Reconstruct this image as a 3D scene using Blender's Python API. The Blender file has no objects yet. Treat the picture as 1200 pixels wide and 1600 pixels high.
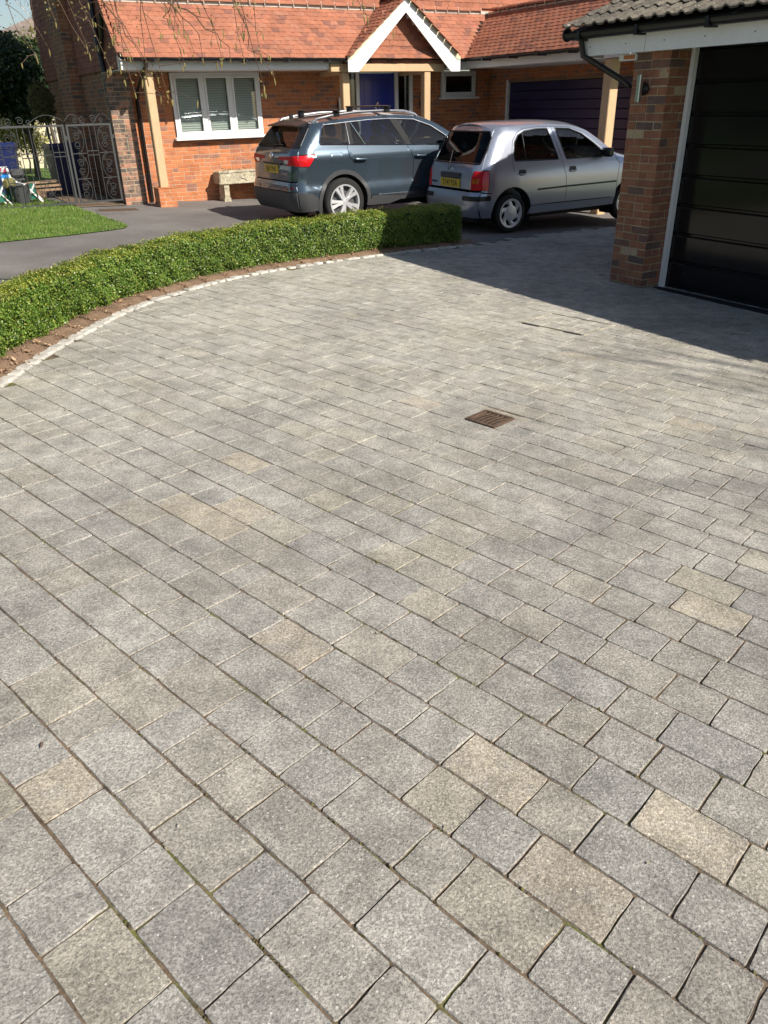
import bpy, bmesh, math, random
import numpy as np
from mathutils import Vector, Matrix
from mathutils.geometry import delaunay_2d_cdt

random.seed(7); RNG = np.random.default_rng(7)
R = math.radians
scene = bpy.context.scene
COL = scene.collection

# ------------------------------------------------------------------ camera
CAM_H, PITCH, ROLL = 1.6, R(28.23), R(1.46)
cam_data = bpy.data.cameras.new('camera')
cam = bpy.data.objects.new('camera', cam_data); COL.objects.link(cam)
cam_data.sensor_fit = 'VERTICAL'; cam_data.sensor_height = 36.0
cam_data.lens = 36.0 * 1193 / 1600
cam_data.clip_start = 0.05; cam_data.clip_end = 3000
_f = Vector((0, math.cos(PITCH), -math.sin(PITCH))); _r = Vector((1, 0, 0)); _d = _f.cross(_r)
_rr = _r * math.cos(ROLL) + _d * math.sin(ROLL); _dd = -_r * math.sin(ROLL) + _d * math.cos(ROLL)
cam.matrix_world = Matrix(((_rr.x, -_dd.x, -_f.x, 0), (_rr.y, -_dd.y, -_f.y, 0), (_rr.z, -_dd.z, -_f.z, CAM_H), (0, 0, 0, 1)))
scene.camera = cam
CAMPOS = Vector((0, 0, CAM_H))

# ------------------------------------------------------------------ light
SUN_DIR = Vector((1.015, -0.8575, 1.0)).normalized()          # towards the sun
SUN_EL = math.asin(SUN_DIR.z); SUN_AZ = math.atan2(SUN_DIR.x, SUN_DIR.y)
world = bpy.data.worlds.new('World'); scene.world = world; world.use_nodes = True
wn = world.node_tree; wn.nodes.clear()
sky_t = wn.nodes.new('ShaderNodeTexSky'); sky_t.sky_type = 'NISHITA'; sky_t.sun_disc = False
sky_t.sun_elevation = SUN_EL; sky_t.sun_rotation = SUN_AZ; sky_t.altitude = 50; sky_t.air_density = 1.0; sky_t.dust_density = 1.0; sky_t.ozone_density = 1.0
wbg = wn.nodes.new('ShaderNodeBackground'); wbg.inputs['Strength'].default_value = 0.065
wout = wn.nodes.new('ShaderNodeOutputWorld')
wn.links.new(sky_t.outputs[0], wbg.inputs[0]); wn.links.new(wbg.outputs[0], wout.inputs[0])
sun_data = bpy.data.lights.new('sun', 'SUN'); sun_data.energy = 4.6; sun_data.angle = R(0.53); sun_data.color = (1.0, 0.93, 0.83)
sun = bpy.data.objects.new('sun', sun_data); COL.objects.link(sun)
sun.rotation_euler = (-SUN_DIR).to_track_quat('-Z', 'Y').to_euler()
scene.view_settings.view_transform = 'Standard'; scene.view_settings.look = 'None'
scene.view_settings.exposure = 0.62; scene.view_settings.gamma = 1.0
scene.cycles.max_bounces = 4; scene.cycles.diffuse_bounces = 2; scene.cycles.glossy_bounces = 3; scene.cycles.transmission_bounces = 4; scene.cycles.transparent_max_bounces = 16
scene.cycles.use_adaptive_sampling = True; scene.cycles.adaptive_threshold = 0.02
scene.cycles.use_denoising = True

# ------------------------------------------------------------------ ground plane and frames
GA, GB = -0.0375, -0.0135
def gz(x, y): return GA * x + GB * y
GN = Vector((-GA, -GB, 1)).normalized()
def ground_matrix(x, y, ang, dz=0.0):
    ex = Vector((math.cos(ang), math.sin(ang), 0)); ex = (ex - GN * ex.dot(GN)).normalized(); ey = GN.cross(ex)
    m = Matrix.Identity(4)
    for i in range(3):
        m[i][0] = ex[i]; m[i][1] = ey[i]; m[i][2] = GN[i]
    m[0][3] = x; m[1][3] = y; m[2][3] = gz(x, y) + dz
    return m
HX, HY, HANG = -4.09, 15.56, R(30)
HC, HS = math.cos(HANG), math.sin(HANG)
HM = Matrix.Translation((HX, HY, 0)) @ Matrix.Rotation(HANG, 4, 'Z')   # house frame: x along the front, y away
def hw(s, y): return (HX + s * HC - y * HS, HY + s * HS + y * HC)

# ------------------------------------------------------------------ helpers
def tag(o, label=None, cat=None, group=None, kind=None):
    if label: o['label'] = label
    if cat: o['category'] = cat
    if group: o['group'] = group
    if kind: o['kind'] = kind
    return o
def empty(name, label=None, cat=None, group=None, matrix=None):
    o = bpy.data.objects.new(name, None); COL.objects.link(o); o.empty_display_size = 0.2
    if matrix is not None: o.matrix_world = matrix
    return tag(o, label, cat, group)
def add_rnd(me, vals):
    at = me.attributes.new('rnd', 'FLOAT', 'FACE'); at.data.foreach_set('value', np.asarray(vals, dtype=np.float32))
def link(name, me, mat=None, parent=None, smooth=False):
    o = bpy.data.objects.new(name, me); COL.objects.link(o)
    if mat is not None:
        me.materials.clear()
        for m in (mat if isinstance(mat, (list, tuple)) else [mat]): me.materials.append(m)
    if parent is not None: o.parent = parent
    if smooth: me.polygons.foreach_set('use_smooth', np.ones(len(me.polygons), dtype=bool))
    return o
def np_mesh(name, V, F, rnd=None):
    """V (n,3), F (m,k) equal-sized faces"""
    me = bpy.data.meshes.new(name); V = np.asarray(V, dtype=np.float32); F = np.asarray(F, dtype=np.int32)
    m, k = F.shape
    me.vertices.add(len(V)); me.vertices.foreach_set('co', V.ravel())
    me.loops.add(m * k); me.loops.foreach_set('vertex_index', F.ravel())
    me.polygons.add(m); me.polygons.foreach_set('loop_start', np.arange(m, dtype=np.int32) * k)
    if rnd is not None: add_rnd(me, rnd)
    me.update(calc_edges=True); me.validate()
    return me
class MB:
    """collects faces for one mesh object"""
    def __init__(s): s.v = []; s.f = []; s.r = []
    def add(s, vs, fs, r=0.0):
        b = len(s.v); s.v += [tuple(v) for v in vs]; s.f += [tuple(i + b for i in f) for f in fs]; s.r += [r] * len(fs)
        return s
    def box(s, x0, x1, y0, y1, z0, z1, r=0.0, M=None):
        vs = [Vector((x, y, z)) for z in (z0, z1) for y in (y0, y1) for x in (x0, x1)]
        if M is not None: vs = [M @ v for v in vs]
        return s.add(vs, [(0, 2, 3, 1), (4, 5, 7, 6), (0, 1, 5, 4), (2, 6, 7, 3), (0, 4, 6, 2), (1, 3, 7, 5)], r)
    def cbox(s, x0, x1, y0, y1, z0, z1, c=0.01, r=0.0, M=None):
        """box with all edges chamfered"""
        vs = []; idx = {}
        X = (x0, x1); Y = (y0, y1); Z = (z0, z1)
        for i in (0, 1):
            for j in (0, 1):
                for k in (0, 1):
                    sx, sy, sz = (c, -c)[i], (c, -c)[j], (c, -c)[k]
                    idx[i, j, k, 'x'] = len(vs); vs.append(Vector((X[i], Y[j] + sy, Z[k] + sz)))
                    idx[i, j, k, 'y'] = len(vs); vs.append(Vector((X[i] + sx, Y[j], Z[k] + sz)))
                    idx[i, j, k, 'z'] = len(vs); vs.append(Vector((X[i] + sx, Y[j] + sy, Z[k])))
        if M is not None: vs = [M @ v for v in vs]
        I = lambda i, j, k, a: idx[i, j, k, a]
        fs = []
        for i in (0, 1):
            q = [I(i, 0, 0, 'x'), I(i, 1, 0, 'x'), I(i, 1, 1, 'x'), I(i, 0, 1, 'x')]; fs.append(q if i else q[::-1])
            q = [I(0, i, 0, 'y'), I(1, i, 0, 'y'), I(1, i, 1, 'y'), I(0, i, 1, 'y')]; fs.append(q[::-1] if i else q)
            q = [I(0, 0, i, 'z'), I(1, 0, i, 'z'), I(1, 1, i, 'z'), I(0, 1, i, 'z')]; fs.append(q if i else q[::-1])
            for j in (0, 1):
                q = [I(i, j, 0, 'x'), I(i, j, 1, 'x'), I(i, j, 1, 'y'), I(i, j, 0, 'y')]; fs.append(q if i != j else q[::-1])
                q = [I(i, 0, j, 'x'), I(i, 1, j, 'x'), I(i, 1, j, 'z'), I(i, 0, j, 'z')]; fs.append(q if i == j else q[::-1])
                q = [I(0, i, j, 'y'), I(1, i, j, 'y'), I(1, i, j, 'z'), I(0, i, j, 'z')]; fs.append(q if i != j else q[::-1])
        for i in (0, 1):
            for j in (0, 1):
                for k in (0, 1):
                    t = [I(i, j, k, 'x'), I(i, j, k, 'y'), I(i, j, k, 'z')]
                    fs.append(t if (i + j + k) % 2 == 1 else t[::-1])
        return s.add(vs, fs, r)
    def tube(s, pts, rad, n=6, r=0.0, cap=True, closed=False):
        pts = [Vector(p) for p in pts]; m = len(pts)
        rads = rad if isinstance(rad, (list, tuple)) else [rad] * m
        vs = []; up = None
        for i, p in enumerate(pts):
            if closed: t = pts[(i + 1) % m] - pts[i - 1]
            else: t = pts[min(i + 1, m - 1)] - pts[max(i - 1, 0)]
            t = t.normalized() if t.length > 1e-9 else Vector((0, 0, 1))
            if up is None:
                up = Vector((0, 0, 1)) if abs(t.z) < 0.9 else Vector((1, 0, 0))
            a = up - t * up.dot(t)
            if a.length < 1e-4: a = t.orthogonal()
            a.normalize(); b = t.cross(a); up = a
            for k in range(n):
                an = 2 * math.pi * k / n
                vs.append(p + (a * math.cos(an) + b * math.sin(an)) * rads[i])
        fs = []
        rng = range(m) if closed else range(m - 1)
        for i in rng:
            j = (i + 1) % m
            for k in range(n):
                l = (k + 1) % n
                fs.append((i * n + k, i * n + l, j * n + l, j * n + k))
        if cap and not closed:
            fs.append(tuple(range(n))[::-1]); fs.append(tuple((m - 1) * n + k for k in range(n)))
        return s.add(vs, fs, r)
    def lathe(s, prof, n=24, axis='Y', c=(0, 0, 0), r=0.0):
        """prof: list of (radius, height along axis)"""
        vs = []
        for (ra, h) in prof:
            for k in range(n):
                an = 2 * math.pi * k / n; u, w = ra * math.cos(an), ra * math.sin(an)
                v = {'Y': (u, h, w), 'Z': (u, w, h), 'X': (h, u, w)}[axis]
                vs.append((v[0] + c[0], v[1] + c[1], v[2] + c[2]))
        fs = []
        for i in range(len(prof) - 1):
            for k in range(n):
                l = (k + 1) % n
                fs.append((i * n + k, (i + 1) * n + k, (i + 1) * n + l, i * n + l))
        return s.add(vs, fs, r)
    def prism(s, poly, fn, d0, d1, r=0.0):
        """extrude a 2d polygon: fn(u, v, d) -> 3d"""
        n = len(poly); vs = [fn(u, v, d0) for u, v in poly] + [fn(u, v, d1) for u, v in poly]
        fs = [tuple(range(n))[::-1], tuple(range(n, 2 * n))] + [(i, (i + 1) % n, n + (i + 1) % n, n + i) for i in range(n)]
        return s.add(vs, fs, r)
    def mesh(s, name='m'):
        me = bpy.data.meshes.new(name); me.from_pydata(s.v, [], s.f)
        if any(s.r): add_rnd(me, s.r)
        me.update(); return me
    def build(s, name, mat, parent=None, smooth=False, fix=True):
        me = s.mesh(name)
        if fix:
            bm = bmesh.new(); bm.from_mesh(me); bmesh.ops.recalc_face_normals(bm, faces=bm.faces); bm.to_mesh(me); bm.free()
        o = link(name, me, mat, parent, False)
        if smooth:
            me.polygons.foreach_set('use_smooth', np.ones(len(me.polygons), dtype=bool))
            me.set_sharp_from_angle(angle=R(40))
        return o

def in_view(p):
    q = p - CAMPOS; z = q.dot(_f)
    if z < 0.2: return False
    return abs(q.dot(_rr) / z) < 0.56 and abs(q.dot(_dd) / z) < 0.72
class Pieces:
    """alike pieces of one part: the ones that show largest become objects, the rest one joined mesh"""
    def __init__(s, name, rest_name, mat, parent, pmat=None): s.name, s.rest, s.mat, s.parent, s.items = name, rest_name, mat, parent, []; s.pm = pmat or Matrix.Identity(4)
    def add(s, me, M, bonus=0.0): s.items.append((me, M, bonus))
    def finish(s, n=300):
        sc = []; own = {}
        for i, (me, M, b) in enumerate(s.items):
            p = (s.pm @ M).translation
            sc.append((-(1.0 / max((p - CAMPOS).length, .3) + (1 if in_view(p) else 0) + b), i))
        sc.sort(); keep = [i for _, i in sc[:n]]; rest = [i for _, i in sc[n:]]
        for i in keep:
            me, M, b = s.items[i]
            if not me.materials:
                if me.name not in own: own[me.name] = me.copy(); own[me.name].materials.append(s.mat)
                me = own[me.name]
            o = bpy.data.objects.new(s.name, me); COL.objects.link(o); o.parent = s.parent
            o.matrix_local = M
        if rest:
            Vs = []; Fs = []; rn = []; base = 0; cache = {}
            for i in rest:
                me, M, b = s.items[i]
                if me.name not in cache:
                    co = np.empty(len(me.vertices) * 3); me.vertices.foreach_get('co', co)
                    cache[me.name] = (co.reshape(-1, 3), [tuple(p.vertices) for p in me.polygons])
                co, fs = cache[me.name]; A = np.array(M)
                Vs.append(co @ A[:3, :3].T + A[:3, 3]); Fs += [tuple(v + base for v in f) for f in fs]; base += len(co)
                rn += [random.random()] * len(fs)
            me = bpy.data.meshes.new(s.rest); me.from_pydata(np.concatenate(Vs).tolist(), [], Fs); add_rnd(me, rn); me.update()
            o = link(s.rest, me, s.mat, s.parent); o['kind'] = 'stuff'
            return o

# ------------------------------------------------------------------ materials
def nodes_of(m): return m.node_tree.nodes, m.node_tree.links
def basic(name, col, rough=0.6, metal=0.0, spec=0.5, coat=0.0, emit=None):
    m = bpy.data.materials.new(name); m.use_nodes = True; b = m.node_tree.nodes['Principled BSDF']
    b.inputs['Base Color'].default_value = (*col, 1); b.inputs['Roughness'].default_value = rough; b.inputs['Metallic'].default_value = metal
    b.inputs['Specular IOR Level'].default_value = spec; b.inputs['Coat Weight'].default_value = coat; b.inputs['Coat Roughness'].default_value = 0.05
    return m
def surf(name, ramp, n1=(2.0, .15), n2=(40.0, .2), rough=0.85, metal=0.0, spec=0.3, bump=(60.0, .3, .002), stretch=None, tint=None, spots=None, tint2=None, grain=None, zone=None, stain=None):
    """procedural surface: colour from a per-piece random ramp, two noises, bump; tint=(scale, colour, lo, hi) blotches"""
    m = bpy.data.materials.new(name); m.use_nodes = True; N, L = nodes_of(m); b = N['Principled BSDF']
    def nn(t, **k):
        n = N.new(t)
        for a, v in k.items(): setattr(n, a, v)
        return n
    at = nn('ShaderNodeAttribute', attribute_name='rnd'); oi = nn('ShaderNodeObjectInfo')
    ad = nn('ShaderNodeMath', operation='ADD'); L.new(at.outputs['Fac'], ad.inputs[0]); L.new(oi.outputs['Random'], ad.inputs[1])
    fr = nn('ShaderNodeMath', operation='FRACT'); L.new(ad.outputs[0], fr.inputs[0])
    rp = nn('ShaderNodeValToRGB'); el = rp.color_ramp.elements
    while len(el) < len(ramp): el.new(0.5)
    for e, (p, c) in zip(el, ramp): e.position = p; e.color = (*c, 1)
    L.new(fr.outputs[0], rp.inputs[0]); col = rp.outputs[0]
    geo = nn('ShaderNodeNewGeometry'); pos = geo.outputs['Position']
    if stretch:
        mp = nn('ShaderNodeMapping'); mp.inputs['Scale'].default_value = stretch[:3]
        if len(stretch) > 3: mp.inputs['Rotation'].default_value = (0, 0, stretch[3])
        L.new(pos, mp.inputs[0]); pos = mp.outputs[0]
    def noise(sc, det=3.0, ro=.6, off=None):
        n = nn('ShaderNodeTexNoise'); n.inputs['Scale'].default_value = sc; n.inputs['Detail'].default_value = det; n.inputs['Roughness'].default_value = ro
        L.new(pos, n.inputs['Vector']); return n.outputs['Fac']
    def mulby(col, fac, lo, hi, a=.3, bb=.7):
        mr = nn('ShaderNodeMapRange'); mr.inputs[1].default_value = a; mr.inputs[2].default_value = bb; mr.inputs[3].default_value = lo; mr.inputs[4].default_value = hi
        L.new(fac, mr.inputs[0])
        mx = nn('ShaderNodeMix', data_type='RGBA', blend_type='MULTIPLY'); mx.inputs['Factor'].default_value = 1
        L.new(col, mx.inputs['A']); L.new(mr.outputs[0], mx.inputs['B']); return mx.outputs['Result']
    def blend(col, fac, c, lo, hi):
        mr = nn('ShaderNodeMapRange'); mr.inputs[1].default_value = lo; mr.inputs[2].default_value = hi; L.new(fac, mr.inputs[0])
        mx = nn('ShaderNodeMix', data_type='RGBA'); L.new(mr.outputs[0], mx.inputs['Factor']); L.new(col, mx.inputs['A']); mx.inputs['B'].default_value = (*c, 1)
        return mx.outputs['Result']
    if zone:                                                     # paler tint growing away from the viewer, patchy: (y0, y1, colour, strength)
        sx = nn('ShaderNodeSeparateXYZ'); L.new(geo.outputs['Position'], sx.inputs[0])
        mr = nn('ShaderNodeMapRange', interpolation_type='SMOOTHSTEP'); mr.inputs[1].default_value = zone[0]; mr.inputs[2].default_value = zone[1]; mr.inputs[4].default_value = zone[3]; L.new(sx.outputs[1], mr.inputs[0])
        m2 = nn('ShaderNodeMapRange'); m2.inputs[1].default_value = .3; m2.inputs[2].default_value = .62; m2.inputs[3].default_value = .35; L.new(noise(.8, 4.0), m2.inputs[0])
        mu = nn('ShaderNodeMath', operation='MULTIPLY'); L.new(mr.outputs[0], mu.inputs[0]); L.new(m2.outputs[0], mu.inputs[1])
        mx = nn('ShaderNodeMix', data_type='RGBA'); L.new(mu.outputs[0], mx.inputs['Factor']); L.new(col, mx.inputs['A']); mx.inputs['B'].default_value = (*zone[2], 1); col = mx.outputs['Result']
    for t in (tint, tint2):
        if t: col = blend(col, noise(t[0], 4.0), t[1], t[2], t[3])
    if stain: col = mulby(col, noise(stain[0], 5.0, .55), 1 - stain[1], 1 + stain[1] * .6, .35, .62)
    if n1: col = mulby(col, noise(n1[0]), 1 - n1[1], 1 + n1[1])
    if n2: col = mulby(col, noise(n2[0], 2.0), 1 - n2[1], 1 + n2[1])
    if grain:                                                    # (scale, amount): every grain its own brightness
        vo = nn('ShaderNodeTexVoronoi'); vo.inputs['Scale'].default_value = grain[0]; L.new(pos, vo.inputs['Vector'])
        sp = nn('ShaderNodeSeparateColor'); L.new(vo.outputs['Color'], sp.inputs[0]); col = mulby(col, sp.outputs[0], 1 - grain[1], 1 + grain[1], 0.0, 1.0)
    if spots:                                                    # (scale, colour, size, share)
        vo = nn('ShaderNodeTexVoronoi'); vo.inputs['Scale'].default_value = spots[0]; L.new(pos, vo.inputs['Vector'])
        sp = nn('ShaderNodeSeparateColor'); L.new(vo.outputs['Color'], sp.inputs[0])
        c1 = nn('ShaderNodeMath', operation='LESS_THAN'); L.new(vo.outputs['Distance'], c1.inputs[0]); c1.inputs[1].default_value = spots[2]
        c2 = nn('ShaderNodeMath', operation='LESS_THAN'); L.new(sp.outputs[0], c2.inputs[0]); c2.inputs[1].default_value = spots[3]
        mm = nn('ShaderNodeMath', operation='MULTIPLY'); L.new(c1.outputs[0], mm.inputs[0]); L.new(c2.outputs[0], mm.inputs[1])
        mx = nn('ShaderNodeMix', data_type='RGBA'); L.new(mm.outputs[0], mx.inputs['Factor']); L.new(col, mx.inputs['A']); mx.inputs['B'].default_value = (*spots[1], 1); col = mx.outputs['Result']
    L.new(col, b.inputs['Base Color'])
    b.inputs['Roughness'].default_value = rough; b.inputs['Metallic'].default_value = metal; b.inputs['Specular IOR Level'].default_value = spec
    if bump:
        bp = nn('ShaderNodeBump'); bp.inputs['Strength'].default_value = bump[1]; bp.inputs['Distance'].default_value = bump[2]
        L.new(noise(bump[0], 4.0, .65), bp.inputs['Height']); L.new(bp.outputs[0], b.inputs['Normal'])
    return m
def leafmat(name, ramp, rough=.45, trans=.25, spec=.5):
    m = surf(name, ramp, n1=(3.0, .2), n2=None, rough=rough, spec=spec, bump=None)
    N, L = nodes_of(m); b = N['Principled BSDF']; out = N['Material Output']
    tr = N.new('ShaderNodeBsdfTranslucent'); mx = N.new('ShaderNodeMixShader'); mx.inputs[0].default_value = trans
    src = b.inputs['Base Color'].links[0].from_socket; L.new(src, tr.inputs[0])
    L.new(b.outputs[0], mx.inputs[1]); L.new(tr.outputs[0], mx.inputs[2]); L.new(mx.outputs[0], out.inputs[0])
    return m
def glassmat(name, tint, refl=1.0, ior=1.5):
    m = bpy.data.materials.new(name); m.use_nodes = True; N, L = nodes_of(m); N.clear()
    out = N.new('ShaderNodeOutputMaterial'); mx = N.new('ShaderNodeMixShader'); t = N.new('ShaderNodeBsdfTransparent'); g = N.new('ShaderNodeBsdfGlossy')
    fr = N.new('ShaderNodeFresnel'); fr.inputs[0].default_value = ior
    mu = N.new('ShaderNodeMath'); mu.operation = 'MULTIPLY'; mu.use_clamp = True; mu.inputs[1].default_value = refl
    t.inputs[0].default_value = (*tint, 1); g.inputs['Roughness'].default_value = 0.01; g.inputs[0].default_value = (1, 1, 1, 1)
    L.new(fr.outputs[0], mu.inputs[0]); L.new(mu.outputs[0], mx.inputs[0]); L.new(t.outputs[0], mx.inputs[1]); L.new(g.outputs[0], mx.inputs[2]); L.new(mx.outputs[0], out.inputs[0])
    return m

M = {}
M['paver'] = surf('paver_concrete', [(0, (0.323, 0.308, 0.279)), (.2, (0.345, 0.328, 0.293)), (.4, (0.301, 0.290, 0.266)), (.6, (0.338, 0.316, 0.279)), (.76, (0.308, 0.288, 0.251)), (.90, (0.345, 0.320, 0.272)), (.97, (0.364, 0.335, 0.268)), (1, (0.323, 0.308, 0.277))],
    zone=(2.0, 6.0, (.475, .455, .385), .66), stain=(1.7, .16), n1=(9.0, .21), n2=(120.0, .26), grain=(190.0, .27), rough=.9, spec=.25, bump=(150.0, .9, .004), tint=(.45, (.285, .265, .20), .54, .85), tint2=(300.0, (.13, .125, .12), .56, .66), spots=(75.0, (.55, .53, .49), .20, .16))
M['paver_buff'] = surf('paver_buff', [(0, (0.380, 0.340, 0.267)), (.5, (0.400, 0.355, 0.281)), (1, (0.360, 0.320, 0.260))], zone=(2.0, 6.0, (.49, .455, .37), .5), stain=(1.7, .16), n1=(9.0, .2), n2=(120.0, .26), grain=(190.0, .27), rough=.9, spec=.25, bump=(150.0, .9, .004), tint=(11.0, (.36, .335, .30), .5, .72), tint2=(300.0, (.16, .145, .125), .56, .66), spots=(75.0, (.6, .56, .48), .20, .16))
M['joint'] = surf('joint_sand', [(0, (0.158, 0.113, 0.075)), (1, (0.158, 0.113, 0.075))], n1=(6.0, .3), n2=(90.0, .4), tint=(3.0, (.105, .11, .03), .52, .62), tint2=(14.0, (.05, .04, .03), .5, .7))
M['sett'] = surf('granite_sett', [(0, (.50, .47, .42)), (.5, (.42, .40, .36)), (1, (.56, .53, .47))], n1=(12.0, .15), n2=(140.0, .25), bump=(80.0, .8, .006))
M['tarmac'] = surf('tarmac', [(0, (0.170, 0.158, 0.147)), (1, (0.170, 0.158, 0.147))], n1=(.9, .16), stain=(.5, .14), spots=(60.0, (.34, .32, .30), .22, .10), n2=(160.0, .4), rough=.92, bump=(160.0, .6, .003), tint=(1.6, (.215, .192, .182), .5, .8))
M['moss'] = leafmat('joint_moss', [(0, (.10, .11, .028)), (.35, (.13, .105, .05)), (.7, (.085, .065, .042)), (1, (.15, .15, .04))], rough=.9, trans=.1, spec=.1)
M['dry_leaf'] = leafmat('dry_leaf', [(0, (.30, .17, .09)), (.5, (.42, .27, .15)), (1, (.55, .40, .26))], rough=.7, trans=.15, spec=.2)
M['earth'] = surf('bare_earth', [(0, (.20, .145, .10)), (1, (.20, .145, .10))], n1=(2.0, .2), n2=(60.0, .3))
M['mulch'] = surf('bark_mulch', [(0, (0.221, 0.147, 0.095)), (1, (0.221, 0.147, 0.095))], n1=(6.0, .25), n2=(120.0, .45), bump=(90.0, 1.0, .01))
M['chip'] = surf('bark_chip', [(0, (.30, .18, .11)), (.5, (.22, .13, .08)), (.85, (.40, .27, .17)), (1, (.5, .38, .25))], n1=None, n2=(150.0, .2), bump=None)
M['turf'] = surf('turf', [(0, (.075, .14, .022)), (1, (.075, .14, .022))], n1=(1.5, .25), n2=(60.0, .3))
M['grass'] = leafmat('grass_blade', [(0, (.09, .17, .022)), (.4, (.14, .25, .035)), (.7, (.19, .29, .05)), (.88, (.26, .31, .08)), (1, (.36, .33, .14))], trans=.3)
M['box_leaf'] = leafmat('box_leaf', [(0, (0.060, 0.128, 0.018)), (.45, (0.110, 0.204, 0.028)), (.75, (0.181, 0.285, 0.040)), (.93, (0.285, 0.349, 0.060)), (1, (0.395, 0.385, 0.120))], rough=.38, trans=.2)
M['box_new_leaf'] = leafmat('box_new_leaf', [(0, (0.224, 0.263, 0.035)), (.5, (0.325, 0.347, 0.050)), (1, (0.426, 0.399, 0.080))], rough=.4, trans=.3)
M['box_core'] = surf('box_twigs', [(0, (.018, .024, .010)), (1, (.018, .024, .010))], n1=(8.0, .4), n2=(60.0, .4))
M['brick'] = surf('brick_red', [(0, (0.460, 0.166, 0.070)), (.25, (0.515, 0.195, 0.082)), (.5, (0.423, 0.147, 0.066)), (.72, (0.478, 0.190, 0.090)), (.83, (0.350, 0.157, 0.100)), (.92, (0.248, 0.142, 0.110)), (1, (0.331, 0.133, 0.080))],
    n1=(7.0, .16), n2=(70.0, .2), bump=(50.0, .5, .004), tint=(5.0, (.24, .13, .10), .60, .78))
M['mortar'] = surf('mortar', [(0, (.47, .32, .215)), (1, (.47, .32, .215))], n1=(3.0, .15), n2=(60.0, .2))
M['brick_old'] = surf('brick_weathered', [(0, (.34, .16, .105)), (.2, (.40, .20, .13)), (.4, (.20, .14, .115)), (.6, (.12, .10, .09)), (.75, (.33, .18, .12)), (.9, (.15, .115, .10)), (1, (.2, .14, .11))], n1=(8.0, .25), n2=(60.0, .25), bump=(40.0, .6, .005), tint=(7.0, (.085, .075, .068), .48, .62), tint2=(22.0, (.5, .46, .40), .66, .70))
M['brick_pier'] = surf('brick_pier', [(0, (.31, .135, .075)), (.22, (.26, .108, .064)), (.42, (.34, .16, .09)), (.62, (.25, .112, .072)), (.78, (.29, .13, .08)), (.86, (.16, .10, .08)), (.95, (.125, .09, .08)), (1, (.26, .12, .075))], n1=(9.0, .18), n2=(80.0, .2), bump=(50.0, .5, .004))
M['mortar_pier'] = surf('mortar_buff', [(0, (.40, .31, .20)), (1, (.40, .31, .20))], n1=(4.0, .15), n2=(60.0, .2))
M['tile'] = surf('clay_tile', [(0, (0.310, 0.122, 0.071)), (.3, (0.350, 0.140, 0.084)), (.55, (0.286, 0.113, 0.068)), (.78, (0.333, 0.149, 0.095)), (.9, (0.238, 0.100, 0.068)), (1, (0.191, 0.087, 0.066))], n1=(3.5, .16), n2=(45.0, .14), bump=(40.0, .4, .003), tint=(2.2, (.33, .12, .085), .58, .75))
M['tile_wall'] = surf('clay_tile_hung', [(0, (.26, .10, .07)), (.5, (.32, .12, .08)), (1, (.21, .085, .065))], n1=(4.0, .2), n2=(45.0, .15), bump=(40.0, .4, .003))
M['tile_grey'] = surf('concrete_tile', [(0, (0.122, 0.108, 0.086)), (.5, (0.101, 0.089, 0.073)), (1, (0.144, 0.127, 0.099))], n1=(9.0, .3), n2=(60.0, .35), bump=(60.0, .8, .006), tint=(14.0, (.07, .065, .055), .5, .68), tint2=(30.0, (.32, .30, .24), .62, .72))
M['tile_far'] = surf('neighbour_tile', [(0, (.26, .215, .19)), (1, (.20, .165, .15))], n1=(4.0, .2), n2=(30.0, .2))
M['lead'] = surf('lead_flashing', [(0, (.52, .46, .40)), (1, (.52, .46, .40))], n1=(4.0, .2), n2=None, rough=.6)
M['white'] = surf('white_paint', [(0, (.80, .80, .79)), (1, (.80, .80, .79))], n1=(2.0, .04), n2=(30.0, .03), rough=.45, spec=.4, bump=None)
M['upvc'] = basic('white_upvc', (.82, .82, .82), .3)
M['black'] = basic('black_plastic', (.012, .012, .013), .35)
M['matt_black'] = basic('matt_black', (.010, .010, .011), .8)
M['oak'] = surf('oak', [(0, (.50, .34, .19)), (.5, (.55, .385, .225)), (1, (.46, .31, .175))], n1=(14.0, .14), n2=(60.0, .12), stretch=(6, 6, .5), rough=.7, bump=(40.0, .25, .002))
M['blue_door'] = basic('blue_gloss_door', (.012, .030, .27), .3, coat=.3)
M['navy_door'] = surf('navy_garage_door', [(0, (.017, .015, .066)), (.5, (.022, .018, .074)), (1, (.017, .015, .066))], n1=(1.5, .2), n2=None, rough=.32, spec=.5, bump=None)
M['black_door'] = surf('black_gloss_door', [(0, (.010, .010, .011)), (1, (.012, .012, .012))], n1=(1.0, .1), n2=None, rough=.12, spec=.32, bump=(3.0, .06, .01))
M['chrome'] = basic('chrome', (.8, .8, .8), .12, 1.0)
M['silver'] = basic('silver_metal', (.62, .63, .64), .3, 1.0)
M['alu'] = basic('aluminium_strip', (.5, .5, .5), .4, .9)
M['blind'] = basic('slat_blind', (.80, .84, .80), .6)
M['room'] = basic('dark_room', (.03, .03, .032), .9)
M['rust'] = surf('rusty_iron', [(0, (0.122, 0.081, 0.055)), (1, (0.122, 0.081, 0.055))], n1=(25.0, .3), n2=(120.0, .3), rough=.8, metal=.2, bump=(100.0, .6, .003), tint=(30.0, (.10, .07, .055), .5, .65))
M['iron'] = basic('wrought_iron', (.055, .058, .06), .5, .3)
M['stone'] = surf('weathered_stone', [(0, (.42, .375, .27)), (1, (.42, .375, .27))], n1=(8.0, .3), n2=(60.0, .3), bump=(30.0, .8, .01), tint=(10.0, (.22, .19, .13), .52, .68), tint2=(16.0, (.55, .52, .42), .58, .68))
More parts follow.
